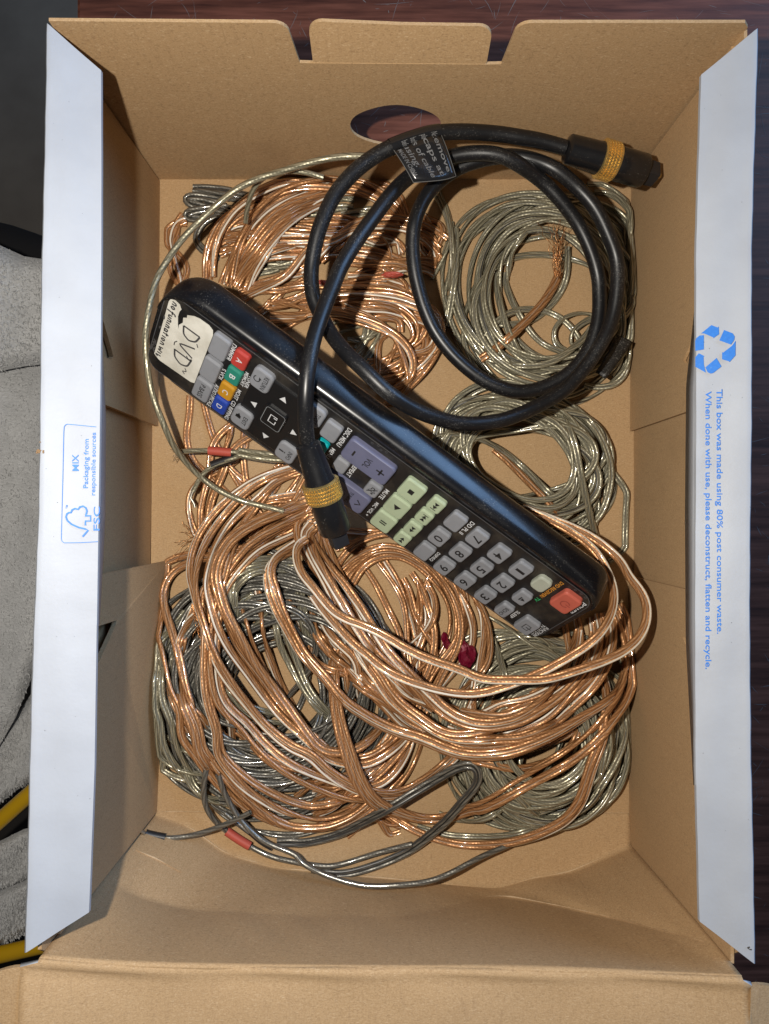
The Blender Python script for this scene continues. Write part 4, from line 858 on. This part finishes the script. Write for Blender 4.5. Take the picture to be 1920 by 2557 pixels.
blob('red_part', 1166, 1632, 5.0, 3.8, 5.8, 3.0, REDFOIL, fo, 6); blob('purple_part', 1105, 1665, 3, 3.0, 4.6, 2.2, PURPLE, fo, 7); blob('red_part', 1113, 1600, 4, 2.2, 4.0, 3, REDFOIL, fo, 8)

# --- big copper coil (lower half of the box), from the bottom up
cD = coil('copper_wire_coil', 'large copper wire coil filling the lower half of the box')
low = ['a 470,-330 510,-180 550,-20 620,150 700,280 790,440 860,540 960,660 1060,810', 'a 860,-200 730,-80 690,40 680,120 650,250 610,390 545,550 510,750 490,900 510,1010', 'a 850,-180 825,-20 818,200 850,450', 'a 1040,-60 930,10 770,95 705,180 660,330 590,480 540,640 530,800 520,1010', 'a 1290,360 1200,500 1080,630 980,700', 'a 1150,230 1060,340 990,440', 'a 1230,270 1100,430 1000,560', 'a 1380,500 1150,530 950,580 830,700', 'a 1390,620 1200,690 1000,740 850,800 720,950', 'a 1400,690 1200,760 1000,850 850,1000', 'a 1420,560 1200,640 1000,770 880,880',
       'b 270,150 450,160 640,160', 'b 200,310 350,250 480,200 b 640,190', 'b 300,250 430,300 540,390', 'b 330,600 430,440 560,370 720,360 860,430 1000,560 1120,740 1150,930 1100,1120 1000,1280 e 880,300 740,500 560,740 380,960 200,1090 0,1180', 'b 270,540 380,400 560,320 740,330 900,420 1060,570 1170,760 1200,960 1150,1150 e 1050,160 950,350 820,580 640,820 470,1000 280,1130 60,1230', 'b 250,470 400,340 580,270 760,300 940,410 1110,590 1210,800 1235,980 1190,1160 e 1090,130 980,370 850,610 700,820 540,990 330,1150 0,1290', 'b 600,400 700,560 770,740 830,930 870,1120 e 880,40 850,260 760,480 650,640 520,860 440,1010', 'b 450,480 540,620 620,790 700,950 760,1150 e 740,160 640,330', 'b 880,560 930,720 960,900 900,1080 e 840,40 760,220', 'b 820,500 900,620 960,780 1010,960 1010,1120 e 960,120 850,330 700,620', 'b 1360,730 1425,900 1420,1100 1380,1300 e 1340,330 1260,520 1190,650', 'b 1180,600 1290,800 1340,980 1300,1180 e 1220,70 1080,240', 'b 880,580 890,760 890,950 870,1150', 'd 940,110 960,240 990,480 1040,660 1100,830 1180,980 1230,1070', 'd 1150,140 1250,290 1350,480', 'd 410,260 340,440 310,640 330,820', 'd 560,560 500,700 490,860 520,1000 580,1180 630,1320 g 880,60 950,160', 'd 200,720 190,860 220,1010 290,1150 370,1280 g 620,130 720,260', 'g 940,0 1060,90 1150,200 1280,310 1450,400 1600,440 e 60,1110', 'e 0,1040 150,1010 300,980 420,960', 'e 0,1120 200,1100 380,1060', 'h 0,200 150,210 330,230 500,190 680,60', 'h 0,350 200,290 380,200 560,110 720,0', 'h 160,440 330,340 500,240 700,130 820,0', 'h 560,400 700,440 830,510', 'h 500,420 640,470 780,530 870,545', 'f 930,40 900,150 830,260 700,370 560,430 380,450 200,430 e 1250,830 1050,770', 'c 880,540 840,700 780,850 650,1010 450,1180 250,1270 0,1310']
strands(cD, low, RC*.92, MC, zmax=24, tw=.6, dup=1, cross=26)
mid = ['c 980,470 995,650 960,830 850,990 680,1110 480,1230 250,1300 e 1550,560 1400,600 1250,620 1120,590', 'c 1020,460 1060,620 1030,800 930,950 760,1090 560,1210 f 330,90 160,170 0,190', 'c 1080,430 1135,580 1110,780 980,980 800,1130 f 700,40 500,170 300,230 100,280 0,290', 'c 1140,420 1170,600 1130,830 1010,1040 870,1180 f 820,30 650,170 420,260 200,310 e 1500,700 1300,700', 'c 1190,420 1250,600 1270,800 1240,1000 1140,1170 f 1040,60 960,180',
       'a 1340,690 1100,800 880,940 720,1080 580,1230 d 490,80 480,250 500,450 490,700 495,900 530,1100 600,1300 g 790,190 900,350 1030,490 1200,610 1400,700 1600,750 h 150,480 300,480 450,430 600,330', 'a 1000,960 700,1000 480,1045 300,1110 205,1190 160,1300 d 150,120 165,250 230,450 275,600 310,760 350,940 410,1080 g 600,40 680,150 780,300 900,440 1020,560 1170,680 1300,760 1450,815 1600,815 h 200,555 360,510 520,420 700,250 850,80', 'd 280,760 290,950 340,1120 420,1300 g 640,190 750,330 880,480', 'a 1380,640 1150,760 900,900 740,1080 640,1240 d 590,200 550,500 540,750 580,1000 680,1150 820,1270 g 1050,60 1150,180 1300,320 1480,430 e 100,1120 280,1180 480,1190 650,1130 790,980 880,800 910,690',
       'h 740,420 850,500 1000,590 1200,660 1400,700 1600,695 f 200,1160 400,1120 560,1060 750,960 870,820 920,680 970,500 1040,340 1075,230 1090,100 c 1110,1180 1100,1050 1040,900',
       'a 1290,330 1100,400 930,560 760,700 640,850 560,1000 520,1200 d 510,60 560,260 600,400 700,600 850,800 1000,1000 1130,1160 1290,1300 e 0,740 130,850 330,900 480,890 620,810 760,690 850,560', 'a 1290,290 1100,345 900,450 760,580 620,740 500,930 440,1100 420,1250 d 420,60 440,200 500,370 560,560 640,740 740,900 880,1080 1000,1220 1120,1320 g 1450,150 e 0,800 100,910 250,1010 400,1080 600,1130 750,1110 900,1030 1050,920 1180,800 1280,720',
       'a 1380,570 1150,670 920,770 730,900 640,1050 600,1200 d 620,60 680,280 800,500 920,720 1060,900 1200,1090 1340,1290 e 60,770 200,800 350,780 480,690 560,590 640,480', 'd 1400,240 1390,360 1430,500 1540,640 1661,750 e 300,330 420,450', 'd 1480,320 1510,440 1590,560 1661,620', 'b 40,980 110,1130 220,1240 350,1329 e 470,250']
strands(cD, mid, RC, MC, zmax=34, tw=.45, dup=1, cross=14)
topl = ['e 170,-20 330,150 470,300 600,430 720,560 850,640 1000,690 1200,755 1400,775 1600,735 f 330,350 560,270 760,170 860,90', 'e 270,0 420,170 560,300 700,420 850,530 1000,610 1200,690 1400,705 1600,680 f 330,300 560,230 700,140 830,20', 'b 60,400 150,640 260,840 390,1020 e 430,-40 560,130 650,280 760,400 900,500 1010,585 1130,640 1300,640 1450,610 1600,575 f 400,130', 'b 0,330 100,520 200,700 330,900 450,1060 560,1200 e 620,120 700,270 820,370 960,440 1110,520 1250,570 1450,580 1600,560 f 420,70 c 620,1160 760,1010',
        'b 20,120 60,300 150,560 260,780 380,960 480,1110 e 570,60 700,200 850,330 1000,440', 'e 200,-80 190,100 205,300 240,500 290,680 350,860 420,1030 520,1180 h 720,360 900,430 1100,470 1300,440 1480,360 f 0,850 160,770 330,660 520,560 720,460 880,340 1030,190 1120,60 c 1200,1150 1255,1000 1275,850 1255,650 1195,480 1150,390',
        'a 1310,880 1180,970 1080,1040 1045,1130 1060,1240 d 1080,60 1130,230 1230,430 1340,640 1480,800 1600,950 e 266,360 400,450 560,540 720,610 900,660 1080,740 1250,795 1450,800 f 332,370 560,290 760,190 900,100 1050,15 c 1200,1090 1265,930', 'a 1400,745 1345,780 b 0,250 130,430 265,590 400,790 490,940 590,1100 700,1230 e 860,190 1000,330 1130,450 1300,530 1450,550 1600,530 f 400,90 c 620,1130 780,950 870,770 890,580', 'a 1420,790 1360,860 b 20,360 130,560 240,740 350,930 460,1090 e 560,40 690,170']
strands(cD, topl, RC*1.08, MC, zmax=40, tw=.35, dup=1)
topo = ['a 1350,880 1270,935 1252,1020 1300,1170 b 0,610 130,780 240,870 430,940 600,1020 760,1120 950,1210 1250,1310 e 1400,185 1661,190 c 600,985 850,915 1100,830 1290,730 1420,580 1452,400 1400,250 1270,100 p 1400,1260 1230,1110 1040,1010 860,940 700,880', 'b 0,690 100,830 220,960 340,1090 470,1190 e 560,80 700,160 900,235 1100,290 1300,310 1450,290 1640,230 c 560,930 800,800 980,680 1100,550 1165,400 1175,250 1130,110 p 1200,1170 1030,1040 860,950 720,885']
for s_, zs_ in zip(topo, ([22, 24, 28, 31, 33, 35, 37, 38, 39, 40, 41, 42, 43, 44, 46, 47, 48, 48, 47, 45, 42, 38, 34, 30, 27, 25, 23, 22], [24, 27, 30, 32, 34, 36, 37, 38, 38, 39, 39, 40, 40, 41, 42, 43, 42, 38, 34, 30, 28, 26, 24, 22])):
    q_ = parse(s_); pair_wire('wire_turn', drape(q_, RC, 1.9*RC, zfix=np.interp(np.linspace(0, 1, len(q_)), np.linspace(0, 1, len(zs_)), zs_)), RC, MC, cD, stripe=1, tw=.2, bias=.1)
fray(cD, (505, 1345), (-1, -.25), 15, 62, 4, BARECU, 9, .8, .08)
fray(cD, (484, 1510), (.25, 1), 16, 130, 14, BARECU, 10, .12)
# --- grey leads in front
cW = coil('grey_wire_leads', 'grey two-core wire with red and black sleeves at the front of the box', cat='wire')
pW1 = drape(parse('g 1300,945 1500,940 h 0,690 200,655 400,590 600,480 740,410 850,340 1000,250 1200,130 1350,45 1450,20 1520,80 1500,200 1400,310 1250,490 1100,620 960,730 760,830 560,900 400,940 250,935 130,895'), 0.95, 1.8, zmax=30); pair_wire('wire', pW1, 0.95, MD, cW, stripe=1, tw=.5)
def single(name, pts, r, m, parent, **kw):
    path = drape(parse(pts), r, r, **kw); V, F, U = tube_arrays(path, np.full(len(path), r), 10); return link(name, raw_mesh(name, V, F, None, U), m, parent), path

single('wire', 'h 960,690 700,755 400,850 270,878 100,858 g 1600,1130 1400,1095 1250,1060 1070,970 900,860 800,780 735,700 690,580 700,430 715,330', 1.15, DARKSIL, cW)

single('wire', 'g 870,700 960,770 1060,850 1200,940', 1.1, DARKSIL, cW)
single('red_sleeve', 'g 885,850 980,915 1075,972', 1.75, REDSL, cW); single('black_sleeve', 'g 1085,850 1170,925 1262,980', 1.55, BLKSL, cW)
# --- long single loop on the left
cH = coil('long_silver_wire', 'long thin silver wire looping round the left end of the remote control', cat='wire')
def fixed(name, s, zs, r, m, parent, pair=False, hw=None):
    px = parse(s); z = np.interp(np.linspace(0, 1, len(px)), np.linspace(0, 1, len(zs)), zs)
    path = drape(px, r, hw or r, zfix=z)
    if pair: return pair_wire(name, path, r, m, parent, stripe=0, tw=.2)
    V, F, U = tube_arrays(path, np.full(len(path), r), 10); return link(name, raw_mesh(name, V, F, None, U), m, parent)
fixed('wire', 'j 620,300 400,300 200,330 0,385 i 1100,85 900,145 700,240 540,370 400,500 250,655 120,840 30,1000 n 372,770 363,835 366,905 380,985 a 190,0 240,110 330,230 450,355 600,470 740,540 860,585 1000,612 1160,655', [44, 42, 38, 34, 34, 36, 34, 24, 12, 8, 8], 1.2, SILVER, cH)
fixed('wire', 'i 1420,145 1250,95 1080,90 960,120 870,180 815,290 785,420 775,520', [30, 34, 33, 26, 16], 1.0, SILVER, cH)
fixed('wire', 'f 470,1060 330,1150 h 1661,740 1500,810 1300,920 1100,1000 850,1030 600,1040 400,1000 200,930 0,820 g 1500,1060 1350,1000 1180,930 1080,840 1000,760 920,640 860,530 830,430 810,380', [9, 12, 18, 21, 20, 17, 15, 14, 14, 16, 20], 1.1, DARKSIL, cW)
fixed('wire', 'g 365,905 500,900 650,870 800,820 950,760 1080,690', [13, 11, 11, 14, 16], 1.05, DARKSIL, cW)
fixed('bare_end', 'g 200,865 145,825 105,765 75,700 65,650', [15, 22, 26], .7, BARE, cW); fixed('black_sleeve', 'g 190,868 280,888 372,905', [15, 13], 1.75, BLKSL, cW)
cI = coil('silver_lead_end', 'silver wire end with red and black sleeves, left of the gold-ringed plug on the remote', cat='wire')
fixed('wire', 'a 1180,205 1060,205 900,185 780,165', [16, 16, 15], 1.15, SILVER, cI, pair=True)
fixed('wire', 'a 790,165 640,155 520,148 400,150 320,158 270,165', [15, 14, 12], 1.0, SILVER, cI)
fixed('wire', 'a 790,195 740,215 600,262 520,300 470,360 430,440 405,490', [15, 13, 11], 1.0, SILVER, cI)
fixed('red_sleeve', 'a 535,150 630,158 728,168', [13.5, 14.5], 1.75, REDSL, cI); fixed('black_sleeve', 'a 560,272 650,240 748,205', [12.5, 14], 1.7, BLKSL, cI)
fixed('bare_end', 'a 405,490 385,545 410,580 422,622', [11, 10], .55, BARE, cI)
fray(cI, (455, 1126), (-1, .05), 12, 26, 11, BARE, 12, .5)

# --- strip of black tape on the right coil
tp = [(1541, 837), (1580, 854), (1512, 946), (1487, 931)]
top_z = max(samp(*[np.array([c]) for c in P(1530, 890, 20)[:2]])[0]+1.5, 16)
Vt = []; n1, n2 = 10, 6
for i in range(n1):
    for j in range(n2):
        s, t_ = i/(n1-1), j/(n2-1); u = (tp[0][0]*(1-t_)+tp[1][0]*t_)*(1-s)+(tp[3][0]*(1-t_)+tp[2][0]*t_)*s; v = (tp[0][1]*(1-t_)+tp[1][1]*t_)*(1-s)+(tp[3][1]*(1-t_)+tp[2][1]*t_)*s
        Vt.append(P(u+1.5*math.sin(i*2.1+j), v, top_z+.8*math.sin(s*5+t_*3)-3*max(0, t_-.75)))
Ft = np.array([[i*n2+j, i*n2+j+1, (i+1)*n2+j+1, (i+1)*n2+j] for i in range(n1-1) for j in range(n2-1)])
to = link('tape_strip', raw_mesh('tape_strip', Vt, Ft), TAPE); tag(to, 'torn strip of black tape stuck on the top right silver coil', 'tape')
md = to.modifiers.new('thickness', 'SOLIDIFY'); md.thickness = .0003

# ------------------------------------------------------------------ black optical cable
opt = thing('optical_cable', 'coiled black optical audio cable with gold-ringed plugs', 'cable')
cpts = [(1412, 369, 47), (1350, 352, 48), (1300, 343, 49), (1240, 334, 50), (1161, 329, 52), (1092, 332, 54), (1041, 344, 55), (981, 366, 56), (936, 390, 56), (884, 430, 57), (836, 487, 57), (803, 556, 57), (785, 620, 56), (777, 680, 55), (781, 735, 55), (796, 776, 55), (824, 830, 57), (860, 876, 61), (906, 921, 64), (966, 978, 64), (1026, 1018, 60), (1086, 1043, 55), (1161, 1058, 48), (1240, 1052, 43), (1300, 1033, 40), (1360, 1004, 38), (1411, 972, 37), (1459, 920, 36), (1501, 858, 36), (1527, 800, 36), (1541, 725, 37), (1540, 650, 38), (1519, 586, 40), (1486, 520, 42), (1441, 468, 43), (1381, 420, 45), (1310, 394, 43), (1240, 392, 41), (1161, 412, 40), (1105, 446, 39), (1065, 488, 39), (1038, 545, 40), (1030, 605, 39), (1034, 665, 38), (1043, 712, 37), (1060, 770, 36), (1088, 830, 35), (1131, 886, 34), (1185, 934, 33), (1235, 963, 32), (1290, 977, 31), (1350, 969, 30), (1420, 932, 30), (1468, 874, 30), (1493, 800, 30.5), (1496, 725, 31), (1490, 675, 32), (1471, 616, 34), (1441, 556, 36), (1396, 496, 39), (1350, 450, 41.5), (1290, 408, 46.5), (1240, 386, 48), (1176, 383, 47.5), (1116, 394, 47), (1065, 414, 47), (1015, 447, 49), (975, 487, 52), (936, 538, 55.5), (890, 602, 59), (854, 661, 62), (836, 702, 63.5), (809, 770, 65), (784, 845, 67), (769, 921, 69), (763, 996, 68), (763, 1060, 64), (768, 1112, 60)]
C3 = np.array([P(*p) for p in cpts]); S3, _ = spline(C3, step=1.6)
CR = 2.58
link('cable', raw_mesh('cable', *(lambda q: (q[0], q[1], None, q[2]))(tube_arrays(S3, np.full(len(S3), CR), 20))), CABLE, opt)
def plug(p_base, p_tip, body_r0, body_r1):
    """lathe of the plug along the base->tip axis"""
    a, b = np.array(P(*p_base)), np.array(P(*p_tip)); ax = b-a; ln = np.linalg.norm(ax); ax /= ln
    s1 = np.cross(ax, [0, 0, 1.0]); s1 /= np.linalg.norm(s1); s2 = np.cross(s1, ax)
    def lathe(name, prof_, m, parent, sides=32, tri_=False, fl_=None):
        V = []
        for d, r in prof_:
            for k in range(sides):
                t = 2*math.pi*k/sides; rr = r if fl_ is None else fl_(r, t)
                V.append(a+ax*d*ln+s1*rr*math.cos(t)+s2*rr*math.sin(t))
        n = len(prof_); F = [(i*sides+j, i*sides+(j+1) % sides, (i+1)*sides+(j+1) % sides, (i+1)*sides+j) for i in range(n-1) for j in range(sides)]
        F += [tuple(range(sides))[::-1], tuple(range((n-1)*sides, n*sides))]
        me = raw_mesh(name, V, F); bm = bmesh.new(); bm.from_mesh(me); bmesh.ops.recalc_face_normals(bm, faces=bm.faces[:]); bm.to_mesh(me); bm.free()
        o = link(name, me, m, parent); md_ = o.modifiers.new('es', 'EDGE_SPLIT'); md_.split_angle = math.radians(38); return o
    body = lathe('plug', [(-.015, CR+.1), (0, body_r0-.5), (.012, body_r0), (.30, body_r0+(body_r1-body_r0)*.5), (.335, body_r1-.2), (.50, body_r1-.2), (.52, body_r1), (.80, body_r1), (.815, body_r1-.35), (.82, body_r1-.9)], PLUG, opt)
    gold = lathe('gold_ring', [(.335, body_r1-.1), (.345, body_r1+.45), (.505, body_r1+.55), (.515, body_r1)], GOLD, body, 64)
    # knurl blocks
    Vk, Fk = [], []; rows, cols = 5, 40
    for i in range(rows):
        d0, d1 = .348+.155*i/rows, .348+.155*(i+.78)/rows
        for k in range(cols):
            t0 = 2*math.pi*(k+.5*(i % 2))/cols; t1 = t0+2*math.pi*.76/cols; rr = body_r1+.46
            q = len(Vk)
            for d, h_ in ((d0, 0), (d1, 0)):
                for t in (t0, t1): Vk.append(a+ax*d*ln+(s1*math.cos(t)+s2*math.sin(t))*rr)
            dm, tm = (d1-d0)*.2, (t1-t0)*.2
            for d in (d0+dm, d1-dm):
                for t in (t0+tm, t1-tm): Vk.append(a+ax*d*ln+(s1*math.cos(t)+s2*math.sin(t))*(rr+.5))
            Fk += [(q+4, q+5, q+7, q+6), (q, q+1, q+5, q+4), (q+1, q+3, q+7, q+5), (q+3, q+2, q+6, q+7), (q+2, q, q+4, q+6)]
    kn = link('knurling', raw_mesh('knurling', Vk, Fk, smooth=False), GOLD, body); kn['kind'] = 'stuff'
    sq = lambda r, t: r/max(abs(math.cos(t-.35)), abs(math.sin(t-.35)), .72)*.86
    nose = lathe('nose', [(.80, body_r1*.60), (.82, body_r1*.62), (.945, body_r1*.60), (.955, body_r1*.52)], BLKSL, body, 40, fl_=sq)
    lathe('fibre_tip', [(.95, .95), (.99, .95), (1.0, .7)], FIBRE, body, 16)
plug((1416, 371, 47), (1649, 440, 40), 4.9, 5.75)
plug((768, 1108, 60.5), (853, 1372, 43), 4.1, 5.5)
# cable label flag (wrapped paper with print)
fp = [(1092, 322), (1101, 345), (1139, 394), (1136, 400), (1038, 437), (1030, 438), (978, 402), (985, 390), (974, 350)]
def flag():
    # wrap round the cable
    n = len(S3); d = [np.linalg.norm(S3[i, :2]-P(1092, 330, 54)[:2]) for i in range(n//4)]; i0 = int(np.argmin(d)); d2 = [np.linalg.norm(S3[i, :2]-P(978, 368, 56)[:2]) for i in range(n//4)]; i1 = int(np.argmin(d2))
    seg = S3[min(i0, i1):max(i0, i1)+1]; V, F, U = tube_arrays(seg, np.full(len(seg), CR+.22), 20)
    lo = link('label_flag', raw_mesh('label_flag', V, F), mat('label_black', (0.012, 0.012, 0.013), 0.22, 0.0, Coat_Weight=.4), opt); lo['label'] = 'small black paper label with grey print wrapped round the cable'
    t, h, v = frames(seg)
    side_ = h if h[len(h)//2][1] < 0 else -h
    m = 9; W = []; ns = len(seg)
    for i in range(ns):
        for j in range(m):
            f = j/(m-1); s = i/(ns-1); k = 11.0+1.5*math.sin(s*3)+(2.2*(1-s) if S3[i0, 0] > S3[i1, 0] else 0)
            dv = side_[i]*.86-(-t[i])*.0
            W.append(seg[i]+side_[i]*(CR*.9+f*k)+np.array([0.16*k*f, 0, 2.6-1.2*f*f+.4*math.sin(s*6+f*4)]))
    Fw = np.array([[i*m+j, i*m+j+1, (i+1)*m+j+1, (i+1)*m+j] for i in range(ns-1) for j in range(m-1)])
    fo_ = link('flag_sheet', raw_mesh('flag_sheet', W, Fw), lo.data.materials[0], lo); md_ = fo_.modifiers.new('t', 'SOLIDIFY'); md_.thickness = .0002; md_.offset = 0
    W3 = np.array(W).reshape(ns, m, 3)
    edge = mat('label_edge', (0.10, 0.097, 0.09), 0.7)
    pe = np.vstack([W3[0, ::1], W3[:, -1], W3[-1, ::-1]]); pe = pe+np.array([0, 0, .05]); V, F, U = tube_arrays(pe, np.full(len(pe), .14), 5); link('flag_edge', raw_mesh('flag_edge', V, F), edge, lo)
    def on(s, f, up=.28):
        x = np.clip(s, 0, .999)*(ns-1); y = np.clip(f, 0, .999)*(m-1); i, j = int(x), int(y); a_, b_ = x-i, y-j
        p = (W3[i, j]*(1-b_)+W3[i, j+1]*b_)*(1-a_)+(W3[i+1, j]*(1-b_)+W3[i+1, j+1]*b_)*a_
        return p+np.array([0, 0, up])
    inv = 1 if seg[0][0] > seg[-1][0] else -1
    def oncyl(s, ang, up=.12):
        x = np.clip(s, 0, .999)*(ns-1); i = int(x); a_ = x-i; c_ = seg[i]*(1-a_)+seg[i+1]*a_
        return c_+(side_[i]*math.sin(ang)+np.array([0, 0, 1])*math.cos(ang))*(CR+.22+up)
    G_ = mat('label_print', (0.13, 0.13, 0.13), 0.6)
    for s, pos, w0, w1, hh in (('Note: Remove', .13, -.9, .86, .105), ('plastic caps at', .34, -.9, .90, .105), ('both ends of cable', .56, -.9, .92, .105), ('before using.', .74, -.9, .62, .105), ('MADE IN CHINA', .90, .05, .85, .07)):
        V, F = text_mesh(s); x0, x1, y0, y1 = ref_box(s); cap = ref_box('H')[3]
        q = []
        for x, y in V:
            l_ = w0+(w1-w0)*(x-x0)/(x1-x0); sp = pos-(y/cap-.5)*hh*1.15*inv
            q.append(on(sp, l_) if l_ > 0 else oncyl(sp, 1.45+l_*1.3))
        link('lettering', raw_mesh('lettering', q, F, smooth=False), G_, lo)
flag()
